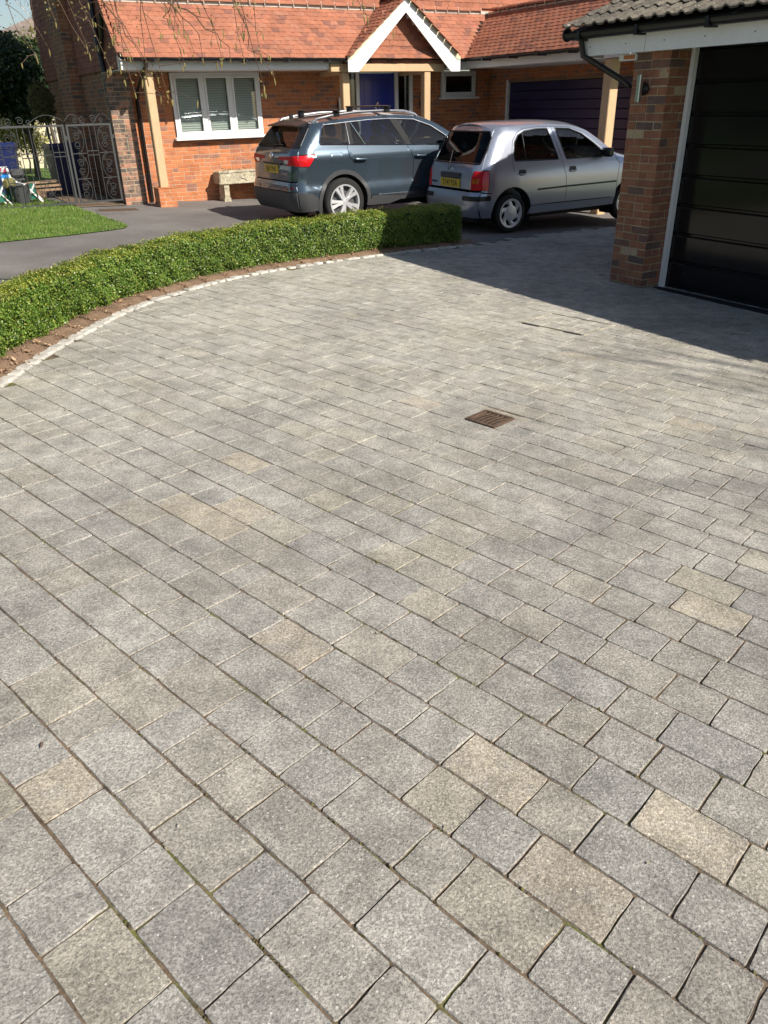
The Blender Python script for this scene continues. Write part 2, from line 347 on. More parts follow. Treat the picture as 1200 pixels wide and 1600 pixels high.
M['stone_dark'] = surf('stained_brick', [(0, (.16, .14, .11)), (1, (.20, .17, .135))], n1=(12.0, .3), n2=(70.0, .3), bump=(40.0, .6, .006), tint=(14.0, (.34, .31, .26), .6, .7))
M['glass'] = glassmat('window_glass', (.90, .93, .91), 1.4)
M['dark_glass'] = glassmat('dark_window_glass', (.30, .32, .33), 1.3)
M['car_glass'] = glassmat('car_glass', (.26, .31, .31), 1.4)
M['car_glass_dark'] = glassmat('car_rear_glass', (.06, .072, .078), .55)
M['bark_birch'] = surf('birch_bark', [(0, (.5, .47, .42)), (1, (.5, .47, .42))], n1=(3.0, .3), n2=(30.0, .3), tint=(7.0, (.07, .06, .05), .55, .65))
M['twig'] = surf('birch_twig', [(0, (.085, .05, .035)), (1, (.12, .075, .05))], n1=None, n2=None, bump=None)
M['catkin'] = leafmat('catkin', [(0, (.27, .22, .075)), (.5, (.20, .15, .055)), (1, (.30, .26, .09))], trans=.2, rough=.7)
M['bark'] = surf('dark_bark', [(0, (.10, .08, .065)), (1, (.10, .08, .065))], n1=(4.0, .3), n2=(40.0, .3))
M['ever_leaf'] = leafmat('evergreen_leaf', [(0, (.010, .024, .008)), (.6, (.022, .045, .013)), (1, (.04, .075, .02))], trans=.1, rough=.5)
M['olive_leaf'] = leafmat('olive_shrub_leaf', [(0, (.10, .105, .035)), (.6, (.16, .155, .05)), (1, (.23, .21, .085))], trans=.25, rough=.6)
M['pale_leaf'] = leafmat('pale_shrub_leaf', [(0, (.30, .29, .08)), (.6, (.42, .40, .12)), (1, (.55, .5, .2))], trans=.3, rough=.6)
M['cream'] = surf('cream_render', [(0, (.60, .54, .38)), (1, (.60, .54, .38))], n1=(2.0, .1), n2=(30.0, .08))
M['bin_blue'] = basic('blue_bin_plastic', (.010, .018, .085), .45)
M['bin_navy'] = basic('navy_bin_plastic', (.012, .016, .06), .45)
M['toy_blue'] = basic('bright_blue_plastic', (.02, .22, .62), .35)
M['toy_purple'] = basic('mauve_plastic', (.32, .22, .55), .4)
M['toy_red'] = basic('red_plastic', (.45, .04, .08), .4)
M['toy_white'] = basic('white_plastic', (.75, .75, .72), .4)
M['toy_green'] = basic('bottle_green_canvas', (.015, .13, .09), .6)
M['grey_pot'] = basic('dark_grey_pot', (.055, .057, .06), .6)
M['timber'] = surf('old_timber', [(0, (.20, .13, .08)), (1, (.27, .18, .11))], n1=(6.0, .2), n2=(50.0, .2), stretch=(1, 1, 6))
M['suv_paint'] = basic('blue_grey_car_paint', (.078, .110, .142), .25, .65, .5, 1.0)
M['micra_paint'] = basic('lilac_silver_car_paint', (.40, .435, .51), .30, .7, .5, .9)
M['cladding'] = basic('dark_grey_cladding', (.045, .047, .05), .6)
M['tyre'] = surf('tyre_rubber', [(0, (.022, .022, .022)), (1, (.022, .022, .022))], n1=(10.0, .15), n2=None, rough=.85, bump=None)
M['alloy'] = basic('alloy_wheel', (.74, .75, .76), .32, .55)
M['hubcap'] = basic('silver_wheel_trim', (.60, .62, .66), .35, .5)
M['lamp_red'] = basic('red_lamp_lens', (.62, .010, .016), .25, coat=.4)
M['lamp_inner'] = basic('red_lamp_cover', (.60, .010, .016), .45, spec=.25)
M['lamp_dark'] = basic('dark_red_lens', (.10, .004, .008), .12, coat=1.0)
M['lamp_orange'] = basic('orange_lamp_lens', (.50, .10, .012), .12, coat=1.0)
M['lamp_clear'] = basic('clear_lamp_lens', (.75, .75, .75), .1, coat=1.0)
M['plate'] = basic('yellow_number_plate', (.62, .42, .02), .4)
M['plate_ink'] = basic('plate_ink', (.012, .012, .012), .5)
M['seat'] = basic('dark_seat_fabric', (.035, .037, .04), .9)
M['seat_light'] = basic('pale_seat_fabric', (.30, .33, .31), .9)

# ================================================================== GROUND
def sheet(name, poly, dz, mat, kind='structure', parent=None):
    me = bpy.data.meshes.new(name); bm = bmesh.new()
    bm.faces.new([bm.verts.new((x, y, gz(x, y) + dz)) for x, y in poly])
    bmesh.ops.triangulate(bm, faces=bm.faces); bmesh.ops.recalc_face_normals(bm, faces=bm.faces)
    if sum(f.normal.z for f in bm.faces) < 0: bmesh.ops.reverse_faces(bm, faces=bm.faces)
    bm.to_mesh(me); bm.free(); o = link(name, me, mat, parent)
    if kind: o['kind'] = kind
    return o
def catmull(P, step):
    P = [Vector((*p, 0)) for p in P]; P = [P[0] * 2 - P[1]] + P + [P[-1] * 2 - P[-2]]; out = []
    for i in range(1, len(P) - 2):
        a, b, c, d = P[i - 1:i + 3]
        for k in range(40):
            t = k / 40; out.append(.5 * (2 * b + (c - a) * t + (2 * a - 5 * b + 4 * c - d) * t * t + (3 * b - a - 3 * c + d) * t ** 3))
    out.append(P[-2]); res = [out[0]]; acc = 0
    for i in range(1, len(out)):
        acc += (out[i] - out[i - 1]).length
        if acc >= step: res.append(out[i]); acc = 0
    return res
def inside(p, poly):
    x, y = p; c = False; n = len(poly)
    for i in range(n):
        x1, y1 = poly[i]; x2, y2 = poly[i - 1]
        if (y1 > y) != (y2 > y) and x < (x2 - x1) * (y - y1) / (y2 - y1) + x1: c = not c
    return c

ground = sheet('ground', [(-900, -900), (900, -900), (900, 900), (-900, 900)], -.06, M['turf'])
KERB = catmull([(-2.0, .6), (-2.30, 2.2), (-2.45, 3.6), (-2.49, 4.84), (-2.42, 5.95), (-2.14, 7.39), (-1.37, 8.83), (.08, 10.28), (1.41, 11.28)], .02)
kerb2 = [(p.x, p.y) for p in KERB]
tarmac = sheet('tarmac_drive', [(-14, 7.6), (-14, -4), (-1.9, -4), hw(2.75, -18), hw(9.2, -12), hw(9.2, 1.2), hw(-.5, 1.2), hw(-.5, 5.5), hw(-9, 5.5)], -.016, M['tarmac'])
PAVING = kerb2[::10] + [kerb2[-1], (2.6, 12.50), (4.06, 13.60), hw(7.2, -5.75), hw(7.2, -9.0), hw(2.85, -9.0), hw(2.85, -18), (-1.6, -4)]
paving = sheet('block_paving', PAVING, -.0045, M['joint'])

# pavers: three lengths laid in straight courses at 45 degrees to the view
PA = R(46.8); EC = Vector((math.sin(PA), -math.cos(PA))); EX = Vector((math.cos(PA), math.sin(PA)))
PITCH_C, Q0 = .1684, .2873
def paver_mesh(L, W, seed):
    rg = random.Random(seed); hx, hy = L / 2, W / 2; rc = rg.uniform(.003, .0065)
    ring = []
    for (x0, y0, x1, y1) in ((-hx, -hy, hx, -hy), (hx, -hy, hx, hy), (hx, hy, -hx, hy), (-hx, hy, -hx, -hy)):
        d = Vector((x1 - x0, y1 - y0)); ln = d.length; d /= ln; nrm = Vector((d.y, -d.x))
        for t in (rc, ln * .27, ln * .5, ln * .74, ln - rc):
            j = rg.uniform(-.0024, .0012) if rc < t < ln - rc else rg.uniform(-.002, 0)
            ring.append(Vector((x0, y0)) + d * (t + rg.uniform(-.01, .01) * (rc < t < ln - rc)) + nrm * j)
    n = len(ring); cen = Vector((0, 0)); vs = []
    for p in ring: vs.append((p.x, p.y, -.008))
    for p in ring:
        c = rg.uniform(.0012, .0032); q = Vector((p.x - math.copysign(min(c, abs(p.x)), p.x) * (abs(p.x) > hx - .02), p.y - math.copysign(min(c, abs(p.y)), p.y) * (abs(p.y) > hy - .02)))
        vs.append((q.x, q.y, rg.uniform(-.0012, .0006)))
    fs = [(i, (i + 1) % n, n + (i + 1) % n, n + i) for i in range(n)] + [tuple(range(n, 2 * n))]
    me = bpy.data.meshes.new('paver'); me.from_pydata(vs, [], fs); me.update(); return me
LEN = (.2500, .1680, .1280)
PVM = [[paver_mesh(L - .0022, .1664, 17 * i + k) for k in range(6)] for i, L in enumerate(LEN)]
GRATE = Vector((.645, 4.27)); TRAY = (Vector((1.25, 6.69)), .62, .50)
pav = Pieces('paver', 'far_pavers', M['paver'], paving)
rg = random.Random(11); prev = []
PSET = {0: (-1.647, '010'), 1: (-1.972, '01010'), 2: (-1.887, '201010'), 3: (-1.675, '211010'), 4: (-2.67, '100101110201'), 5: (-1.75, '01201101'), 6: (-1.12, '10101'), 7: (-1.56, '010010'), 8: (-1.66, '1010211'), 9: (-1.815, '01212010'),
    10: (-2.057, '11001101'), 11: (-1.816, '010011'), 12: (-2.046, '100111'), 13: (-.82, '0'), 14: (-1.075, '10'), 15: (-1.288, '012'), 16: (-1.18, '01'), 17: (-1.133, '1'), 18: (-1.456, '10'), 19: (-1.206, '2'), 20: (-1.5, '0')}
BUFF = [(.584, 1.603), (.342, 1.443), (-.301, 2.083), (1.166, 2.375), (-.838, 1.425), (-.972, 3.050), (-.665, 3.0), (.462, 3.12), (.105, 5.0), (-.70, 3.7), (.46, 1.10), (.75, 1.27), (1.9, 4.2), (.34, 4.5), (-1.2, 4.6), (1.5, 5.6)]
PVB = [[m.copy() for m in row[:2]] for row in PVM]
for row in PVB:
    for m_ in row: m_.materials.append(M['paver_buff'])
for k in range(-16, 92):
    q = Q0 + k * PITCH_C; r = -11 + rg.uniform(0, .25); cur = []; fixed = PSET.get(k)
    seqpts = []
    while r < 9:
        best = None
        for _ in range(6):
            t = rg.choices((0, 1, 2), (.50, .32, .18))[0]
            e = r + LEN[t]; gap = min([abs(e - x) for x in prev] or [9])
            if best is None or gap > best[0]: best = (gap, t)
            if gap > .035: break
        t = best[1]; seqpts.append((r, t)); r += LEN[t]; cur.append(r)
    if fixed:                                        # courses read off near the viewer
        f0 = fixed[0]; f1 = f0 + sum(LEN[int(c)] for c in fixed[1])
        pre = [x for x in seqpts if x[0] + LEN[x[1]] <= f0 - .02]
        if pre:
            sh = f0 - (pre[-1][0] + LEN[pre[-1][1]]); pre = [(a + sh, t) for a, t in pre]
        mid = []; rr = f0
        for c in fixed[1]: mid.append((rr, int(c))); rr += LEN[int(c)]
        post = [x for x in seqpts if x[0] >= f1]
        if post:
            sh = f1 - post[0][0]; post = [(a + sh, t) for a, t in post]
        seqpts = pre + mid + post; cur = [a + LEN[t] for a, t in seqpts]
    prev = cur
    for (r0, t) in seqpts:
        c = EC * (r0 + LEN[t] / 2) + EX * q
        if not (-3.2 < c.x < 9 and -3.5 < c.y < 15): continue
        if c.y < -1.0 or not inside((c.x, c.y), PAVING): continue
        if (c - GRATE).length < .125: continue
        mtx = ground_matrix(c.x, c.y, math.atan2(EC.y, EC.x) + rg.gauss(0, R(.25)), rg.uniform(-.001, .0018))
        mtx = mtx @ Matrix.Rotation(rg.gauss(0, R(.35)), 4, 'X') @ Matrix.Rotation(rg.gauss(0, R(.3)), 4, 'Y')
        buff = any((c - Vector(q_)).length < (.10, .075, .06)[t] for q_ in BUFF)
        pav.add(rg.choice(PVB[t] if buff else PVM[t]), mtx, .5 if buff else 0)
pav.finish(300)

# sett edging
edging = empty('sett_edging', 'curved single row of pale granite setts edging the block paving', 'edging')
SETTM = []
for i in range(6):
    b = MB(); rs = random.Random(i); b.cbox(-.052, .052, -.050, .050, -.05, .012, .012)
    b.v = [(x + rs.uniform(-.006, .006), y + rs.uniform(-.006, .006), z + rs.uniform(-.004, .004)) for x, y, z in b.v]
    SETTM.append(b.mesh('sett'))
acc = 0; nxt = .1; rg = random.Random(3)
st_p = Pieces('sett', 'far_setts', M['sett'], edging)
for i in range(1, len(KERB) - 1):
    acc += (KERB[i] - KERB[i - 1]).length
    if acc < nxt: continue
    sc = rg.uniform(.85, 1.3); acc = 0; nxt = .112 * sc
    t = KERB[i + 1] - KERB[i - 1]; an = math.atan2(t.y, t.x)
    st_p.add(rg.choice(SETTM), ground_matrix(KERB[i].x, KERB[i].y, an + rg.gauss(0, .04), rg.uniform(0, .006)) @ Matrix.Diagonal((sc * .98, rg.uniform(.9, 1.1), 1, 1)))
st_p.finish(300)

# planting bed and box hedge
def offset_curve(P, fn):
    out = []
    for i in range(len(P)):
        t = (P[min(i + 1, len(P) - 1)] - P[max(i - 1, 0)]).normalized(); u = i / (len(P) - 1)
        out.append((P[i] + Vector((-t.y, t.x, 0)) * fn(u), Vector((-t.y, t.x, 0)), t))
    return out
def hoff(u): return .19 - .05 * max(0, (u - .55) / .45)
HEDGE_W = .33
bed_o = offset_curve(KERB[::8], lambda u: .04); bed_i = offset_curve(KERB[::8], lambda u: hoff(u) + HEDGE_W + .10)
bed = MB(); nb = len(bed_o)
bv = []
for i in range(nb):
    for (a, h) in ((bed_o[i][0], -.004), ((bed_o[i][0] * .8 + bed_i[i][0] * .2), .030), ((bed_o[i][0] * .4 + bed_i[i][0] * .6), .04), (bed_i[i][0], -.02)):
        bv.append((a.x, a.y, gz(a.x, a.y) + h))
bed.add(bv, [(i * 4 + k, i * 4 + k + 1, i * 4 + k + 5, i * 4 + k + 4) for i in range(nb - 1) for k in range(3)])
bedo = bed.build('planting_bed', M['mulch']); bedo['kind'] = 'structure'
def flakes(name, pts, size, mat, seed, flat=.4, aspect=.55):
    g = np.random.default_rng(seed); n = len(pts); P = np.asarray(pts)
    a = g.uniform(0, 2 * np.pi, n); s = g.uniform(size[0], size[1], n); nx = g.normal(0, flat, (n, 2))
    d = np.stack([np.cos(a), np.sin(a), nx[:, 0]], 1); e = np.stack([-np.sin(a), np.cos(a), nx[:, 1]], 1)
    V = np.stack([P - d * s[:, None], P + e * (s * aspect)[:, None], P + d * s[:, None], P - e * (s * aspect)[:, None]], 1).reshape(-1, 3)
    me = np_mesh(name, V, np.arange(4 * n).reshape(-1, 4), g.random(n)); o = link(name, me, mat); o['kind'] = 'stuff'; return o
g = np.random.default_rng(5); pts = []
for _ in range(5200):
    i = g.integers(0, nb); w = g.random() ** 1.3 * .75; a = bed_o[i][0] * (1 - w) + bed_i[i][0] * w + Vector((g.normal(0, .03), g.normal(0, .03), 0))
    pts.append((a.x, a.y, gz(a.x, a.y) + .012 + .035 * min(1, w * 5) * (w < .6) + .03 * (w >= .6) + g.uniform(0, .008)))
tag(flakes('bark_chips', pts, (.005, .013), M['chip'], 1), 'brown bark chips scattered along the bed under the hedge', 'bark chips')

hedge = empty('box_hedge', 'long clipped low green box hedge curving along the block paving', 'hedge')
hc = offset_curve(KERB[int(len(KERB) * .07):int(len(KERB) * .985)], lambda u: hoff(.07 + .915 * u) + HEDGE_W / 2)
HN = len(hc)
def hedge_h(u): return .385 + .10 * max(0, (u - .55) / .45)
def hedge_pt(u, v):
    """u along 0..1, v round the profile 0..1 (front base, top, back base) -> point, outward normal"""
    i = min(int(u * (HN - 1)), HN - 2); fr = u * (HN - 1) - i; c = hc[i][0].lerp(hc[i + 1][0], fr); nrm = hc[i][1]
    H = hedge_h(u); w = HEDGE_W / 2; rc = .07; per = [H - rc, rc * 1.571, 2 * (w - rc), rc * 1.571, H - rc]; tot = sum(per); d = v * tot
    if d < per[0]: x, z, nx, nz = -w, d, -1, 0
    elif d < per[0] + per[1]:
        a = (d - per[0]) / rc; x, z, nx, nz = -w + rc - rc * math.cos(a), H - rc + rc * math.sin(a), -math.cos(a), math.sin(a)
    elif d < per[0] + per[1] + per[2]: x, z, nx, nz = -w + rc + (d - per[0] - per[1]), H, 0, 1
    elif d < sum(per[:4]):
        a = (d - sum(per[:3])) / rc; x, z, nx, nz = w - rc + rc * math.sin(a), H - rc + rc * math.cos(a), math.sin(a), math.cos(a)
    else: x, z, nx, nz = w, H - rc - (d - sum(per[:4])), 1, 0
    if z < .12 and abs(nx) > .9: x *= 1 - (.12 - z) * 1.6
    L = u * 13.0
    bump = .014 * math.sin(L * 5.3 + 2 * math.sin(v * 9)) + .014 * math.sin(L * 13.7 + v * 17) + .010 * math.sin(L * 29 + v * 31) + .012 * math.sin(v * 40 + L * 3)
    n3 = nrm * nx + Vector((0, 0, nz)); p = c + nrm * x
    p.z = gz(p.x, p.y) + .02 + z; return p + n3 * bump, n3
core = MB(); NU, NV = 90, 12; cv = []
for i in range(NU + 1):
    for j in range(NV + 1):
        p, n3 = hedge_pt(i / NU, j / NV); cv.append(p - n3 * .05)
cf = [(i * (NV + 1) + j, i * (NV + 1) + j + 1, (i + 1) * (NV + 1) + j + 1, (i + 1) * (NV + 1) + j) for i in range(NU) for j in range(NV)]
cf += [tuple(range(NV + 1))[::-1], tuple(NU * (NV + 1) + j for j in range(NV + 1))]
core.add(cv, cf); core.build('twig_core', M['box_core'], hedge)
def leaf_quads(P, Nrm, size, g, spread=.8, aspect=.62):
    n = len(P); d = g.normal(0, 1, (n, 3)); nn = Nrm + g.normal(0, spread, (n, 3)); nn /= np.linalg.norm(nn, axis=1)[:, None] + 1e-9
    d -= nn * (d * nn).sum(1)[:, None]; d /= np.linalg.norm(d, axis=1)[:, None] + 1e-9; e = np.cross(nn, d); s = g.uniform(size[0], size[1], n)[:, None]
    fold = nn * s * .25
    return np.stack([P - d * s, P + e * s * aspect + fold, P + d * s, P - e * s * aspect + fold], 1).reshape(-1, 3)
def hedge_leaves(n, seed, top, size, dep):
    g = np.random.default_rng(seed); P = np.zeros((n, 3)); Nn = np.zeros((n, 3)); k = 0
    while k < n:
        if g.random() < .035:                         # the cut end of the hedge
            u = 1.0; w = g.uniform(-.2, .2); z = g.uniform(.02, hedge_h(1)) if not top else hedge_h(1) - .02; c, nr, t = hc[-1]
            p = c + nr * w + t * g.uniform(-.02, .02); p.z = gz(p.x, p.y) + z + .02; n3 = t
            if z > hedge_h(1) - .05 and abs(w) > .16: continue
        else:
            u = g.random() ** .75; u = 1 - u if g.random() < .45 else u
            v = g.uniform(.355, .62) if top else g.uniform(.02, .92) if g.random() > .55 else g.uniform(.02, .60)
            p, n3 = hedge_pt(min(max(u, 0), 1), v)
        p = p + n3 * (g.uniform(*dep)) + Vector(g.normal(0, .008, 3)); P[k] = p; Nn[k] = n3; k += 1
    me = np_mesh('foliage', leaf_quads(P, Nn, size, g), np.arange(4 * n).reshape(-1, 4), g.random(n))
    return me
fo = link('foliage', hedge_leaves(150000, 1, False, (.0068, .0115), (-.035, .007)), M['box_leaf'], hedge); fo['kind'] = 'stuff'
fo = link('new_shoots', hedge_leaves(26000, 2, True, (.006, .010), (-.01, .018)), M['box_new_leaf'], hedge); fo['kind'] = 'stuff'

# lawn
LAWN = [(-3.92, 12.80), (-3.90, 12.55), (-4.05, 12.25), (-4.45, 11.70), (-5.12, 10.95), (-6.2, 10.1), (-8, 9.2), (-14, 7.2), (-22, 8), (-22, 24), hw(-6, 4), hw(-1.9, 3.2), hw(-1.55, 1.6), hw(-1.45, .8), (-5.35, 14.95), (-5.0, 14.45), (-4.55, 13.75), (-4.1, 13.10)]
lawn = sheet('lawn', LAWN, -.004, M['turf'])
g = np.random.default_rng(8); gp = []
while len(gp) < 46000:
    x = g.uniform(-8.5, -3.8); y = g.uniform(9.2, 18.5)
    if inside((x, y), LAWN): gp.append((x, y))
gp = np.array(gp); n = len(gp); Zb = GA * gp[:, 0] + GB * gp[:, 1] - .004
hgt = g.uniform(.018, .048, n); a = g.uniform(0, 2 * np.pi, n); w = .004; lean = g.normal(0, .014, (n, 2))
B0 = np.stack([gp[:, 0] - np.cos(a) * w, gp[:, 1] - np.sin(a) * w, Zb], 1); B1 = np.stack([gp[:, 0] + np.cos(a) * w, gp[:, 1] + np.sin(a) * w, Zb], 1)
T = np.stack([gp[:, 0] + lean[:, 0], gp[:, 1] + lean[:, 1], Zb + hgt], 1)
go = link('grass', np_mesh('grass', np.stack([B0, B1, T], 1).reshape(-1, 3), np.arange(3 * n).reshape(-1, 3), g.random(n)), M['grass'])
tag(go, 'short bright green lawn grass beside the tarmac drive', 'grass', kind='stuff')
path = sheet('gravel_path', [hw(-1.40, .55), hw(-.5, .55), hw(-.5, 5), hw(-1.5, 5)], -.003, M['earth'])

# gully grate
gr = empty('gully_grate', 'small square rusty iron drain grate set into the block paving', 'drain grate', matrix=ground_matrix(GRATE.x, GRATE.y, math.atan2(EC.y, EC.x), 0))
H = .108
b = MB()
for (x0, x1, y0, y1) in ((-H, H, -H, -H + .022), (-H, H, H - .022, H), (-H, -H + .03, -H + .022, H - .022), (H - .03, H, -H + .022, H - .022)): b.cbox(x0, x1, y0, y1, -.02, .009, .003)
b.build('frame', M['rust'], gr)
for (x0, x1, y0, y1) in ((-H - .075, H + .075, -H - .06, -H - .002), (-H - .075, H + .075, H + .002, H + .06), (-H - .075, -H - .002, -H, H), (H + .002, H + .075, -H, H)):
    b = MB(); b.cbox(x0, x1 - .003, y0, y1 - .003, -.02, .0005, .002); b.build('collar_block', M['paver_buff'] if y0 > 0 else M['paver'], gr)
b = MB(); b.box(-H + .005, H - .005, -H + .005, H - .005, -.03, -.0025); b.build('pit', M['matt_black'], gr)
for i in range(5):
    x = -.060 + i * .030; b = MB()
    pr = [(-H + .02, .004), (-.05, .007), (.0, .0085), (.05, .007), (H - .02, .004)]
    vs = []; 
    for (yy, zz) in pr:
        for (dx, dz) in ((-.0065, -.005), (-.0065, 0), (.0065, 0), (.0065, -.005)): vs.append((x + dx + .006 * math.sin(yy * 20), yy, zz + dz))
    b.add(vs, [(q * 4 + j, q * 4 + (j + 1) % 4, q * 4 + 4 + (j + 1) % 4, q * 4 + 4 + j) for q in range(4) for j in range(4)] + [(0, 1, 2, 3), (16, 17, 18, 19)])
    b.build('bar', M['rust'], gr)
# recessed tray cover
tc = TRAY[0] + EC * TRAY[1] / 2 + EX * TRAY[2] / 2
tray = empty('recessed_cover', 'square recessed inspection cover filled with matching blocks near the garage', 'inspection cover', matrix=ground_matrix(tc.x, tc.y, math.atan2(EC.y, EC.x), 0))
a, c = TRAY[1] / 2, TRAY[2] / 2
b = MB()
for (x0, x1, y0, y1) in ((-a, a, -c, -c + .004), (-a, a, c - .004, c), (-a, -a + .004, -c + .004, c - .004), (a - .004, a, -c + .004, c - .004)): b.box(x0, x1, y0, y1, -.02, .0062)
b.build('edge_frame', M['stone'], tray)
for x0 in (-a + .02, a - .19):
    b = MB(); b.cbox(x0, x0 + .17, -c - .022, -c - .006, -.01, .0065, .002); b.build('key_slot', M['matt_black'], tray)
# access plate on the tarmac
ap = empty('access_plate', 'flat brown metal access plate in the tarmac by the iron gate', 'access plate', matrix=ground_matrix(-4.72, 15.0, R(26), -.016))
b = MB(); b.cbox(-.34, .34, -.20, .20, -.01, .010, .004); b.build('plate', M['rust'], ap)
b = MB()
for (x0, x1, y0, y1) in ((-.38, .38, -.24, -.202), (-.38, .38, .202, .24), (-.38, -.342, -.202, .202), (.342, .38, -.202, .202)): b.box(x0, x1, y0, y1, -.01, .007)
b.build('surround', M['tarmac'], ap)
# bits blown over the paving
g = np.random.default_rng(21); pts = []
while len(pts) < 330:
    x = g.uniform(-2.6, 2.4); y = g.uniform(1, 10.5)
    if inside((x, y), PAVING) and g.random() < (1.0 if x < .0 and y > 3.5 else .12): pts.append((x, y, gz(x, y) + .006))
tag(flakes('fallen_scales', pts, (.004, .010), M['stone'], 4, .2), 'tiny pale catkin scales blown across the paving', 'plant litter')
g = np.random.default_rng(33); pts = []
while len(pts) < 2600:                                   # moss and grit sitting in the joints
    k = int(g.integers(-6, 40)); q_ = Q0 + (k + .5) * PITCH_C + g.normal(0, .0016); r_ = g.uniform(-3.6, 3.0); c_ = EC * r_ + EX * q_
    if c_.y < .4 or c_.y > 5.5 or not inside((c_.x, c_.y), PAVING): continue
    if math.sin(c_.x * 2.3 + 1.1) + math.sin(c_.y * 1.7 + c_.x) * .8 + g.normal(0, .5) < .15: continue
    for _ in range(int(g.integers(2, 6))):
        d_ = EC * g.normal(0, .012) + EX * g.normal(0, .0012); pts.append((c_.x + d_.x, c_.y + d_.y, gz(c_.x, c_.y) - .0015 + g.uniform(0, .002)))
tag(flakes('joint_moss', pts, (.0025, .0055), M['moss'], 6, .5, .8), 'brown and green moss growing in the paving joints', 'moss')
pts = []
for _ in range(110):
    i = g.integers(0, nb); w = abs(g.normal(.06, .16)); a = bed_o[i][0] * (1 - w) + bed_i[i][0] * w; pts.append((a.x, a.y, gz(a.x, a.y) + .022 + .035 * min(1, max(0, w) * 5)))
tag(flakes('dry_leaves', pts, (.012, .026), M['dry_leaf'], 7, .45, .5), 'dry brown leaves caught along the foot of the hedge', 'leaf litter')
def fallen(name, label, x, y, an, ln, mat):
    b = MB()
    for sg in (-1, 1):
        b.add([(-ln, 0, .004), (-ln * .3, sg * ln * .16, .010), (ln * .6, sg * ln * .13, .013), (ln, 0, .006), (0, 0, .004)], [(0, 1, 4), (1, 2, 4), (2, 3, 4)])
    o = b.build(name, mat); o.matrix_world = ground_matrix(x, y, an, .004); tag(o, label, 'leaf')

# ================================================================== HOUSE
def brick_mesh(L, c=.003, H=.065):
    b = MB(); b.cbox(-L / 2, L / 2, -.005, .03, -H / 2, H / 2, c); return b.mesh('brick')
BRK, BRH = brick_mesh(.215), brick_mesh(.1025)
def rects(u0, u1, z0, z1, ops):
    us = sorted({u0, u1, *[o[0] for o in ops], *[o[1] for o in ops]}); zs = sorted({z0, z1, *[o[2] for o in ops], *[o[3] for o in ops]})
    us = [u for u in us if u0 <= u <= u1]; zs = [z for z in zs if z0 <= z <= z1]; out = []
    for a, b in zip(us, us[1:]):
        run = None
        for c, d in zip(zs, zs[1:]):
            cu, cz = (a + b) / 2, (c + d) / 2
            if any(o[0] < cu < o[1] and o[2] < cz < o[3] for o in ops):
                if run: out.append((a, b, *run)); run = None
            else: run = (run[0], d) if run else (c, d)
        if run: out.append((a, b, *run))
    return out
def lay_bricks(pc, axis, face, u0, u1, z0, z1, ops, seed, headers=.08, zoff=0.0, bonus=None, course=.075, jit=1.0):
    """axis 'x': wall runs along x and faces -y at y=face; 'y': runs along y and faces -x at x=face"""
    rg = random.Random(seed); nrow = int(round((z1 - z0) / course))
    for i in range(nrow):
        zc = z0 + (i + .5) * course
        free = [(u0, u1)]
        for o in ops:
            if o[2] < zc < o[3]:
                nf = []
                for a, b in free:
                    if o[1] <= a or o[0] >= b: nf.append((a, b)); continue
                    if o[0] > a: nf.append((a, o[0]))
                    if o[1] < b: nf.append((o[1], b))
                free = nf
        for a, b in free:
            u = a; first = True
            while u < b - .03:
                L = .215
                if first: L = (.215, .1025)[i % 2]; first = False
                elif rg.random() < headers: L = .1025
                L = min(L, b - u)
                if b - u - L - .01 < .05 and b - u - L > 0: L = b - u
                me, sc = (BRH, L / .1025) if L < .13 else (BRK, L / .215)
                uc = u + L / 2; dz = rg.gauss(0, .0012) * jit; dy = rg.gauss(0, .0015) * jit
                if axis == 'x': T = Matrix.Translation((uc, face + dy, zc + dz))
                else: T = Matrix.Translation((face + dy, uc, zc + dz)) @ Matrix.Rotation(R(-90), 4, 'Z')
                T = T @ Matrix.Rotation(rg.gauss(0, R(.35)) * jit, 4, 'Y') @ Matrix.Diagonal((sc, 1, 1, 1))
                pc.add(me, T, bonus(uc, zc) if bonus else 0.0)
                u += L + .010
def part(name, mat, parent, fn, smooth=False):
    b = MB(); fn(b); return b.build(name, mat, parent, smooth)
house = empty('house', 'red brick house with clay tiled lean-to roof, oak posts and white porch gable', 'house', matrix=HM)
def slab(name, axis, face, thick, u0, u1, z0, z1, ops, mat, parent):
    b = MB()
    for (a, c, d, e) in rects(u0, u1, z0, z1, ops):
        if axis == 'x': b.box(a, c, face, face + thick, d, e)
        else: b.box(face, face + thick, a, c, d, e)
    return b.build(name, mat, parent)
WY = 1.0
W_OPS = [(.78, 2.65, 1.05, 2.20), (4.62, 6.30, -.7, 2.22), (7.07, 8.06, 1.63, 2.22)]
wall = slab('front_wall', 'x', WY, .24, -.30, 8.5, -.7, 2.45, W_OPS, M['mortar'], house)
pc = Pieces('brick', 'far_bricks', M['brick'], wall, HM)
lay_bricks(pc, 'x', WY, -.04, 8.5, -.60, 2.40, W_OPS, 1, bonus=lambda u, z: 3 if (.2 < u < 4.6 and z > -.2 and z < 2.2) else 0)
pc.finish(300)
WS = 8.5; WE = -4.75; G_OPS = [(-4.55, .36, -.7, 1.985)]
wing = slab('wing_wall', 'y', WS, .24, WE, WY, -.7, 2.45, G_OPS, M['mortar'], house)
pc = Pieces('brick', 'far_bricks', M['brick'], wing, HM)
lay_bricks(pc, 'y', WS, WE, WY - .012, -.60, 2.40, G_OPS, 2); pc.finish(40)
FS = -.30
flank = slab('flank_wall', 'y', FS, .22, .95, 7.5, -.3, 5.6, [], M['mortar_pier'], house)
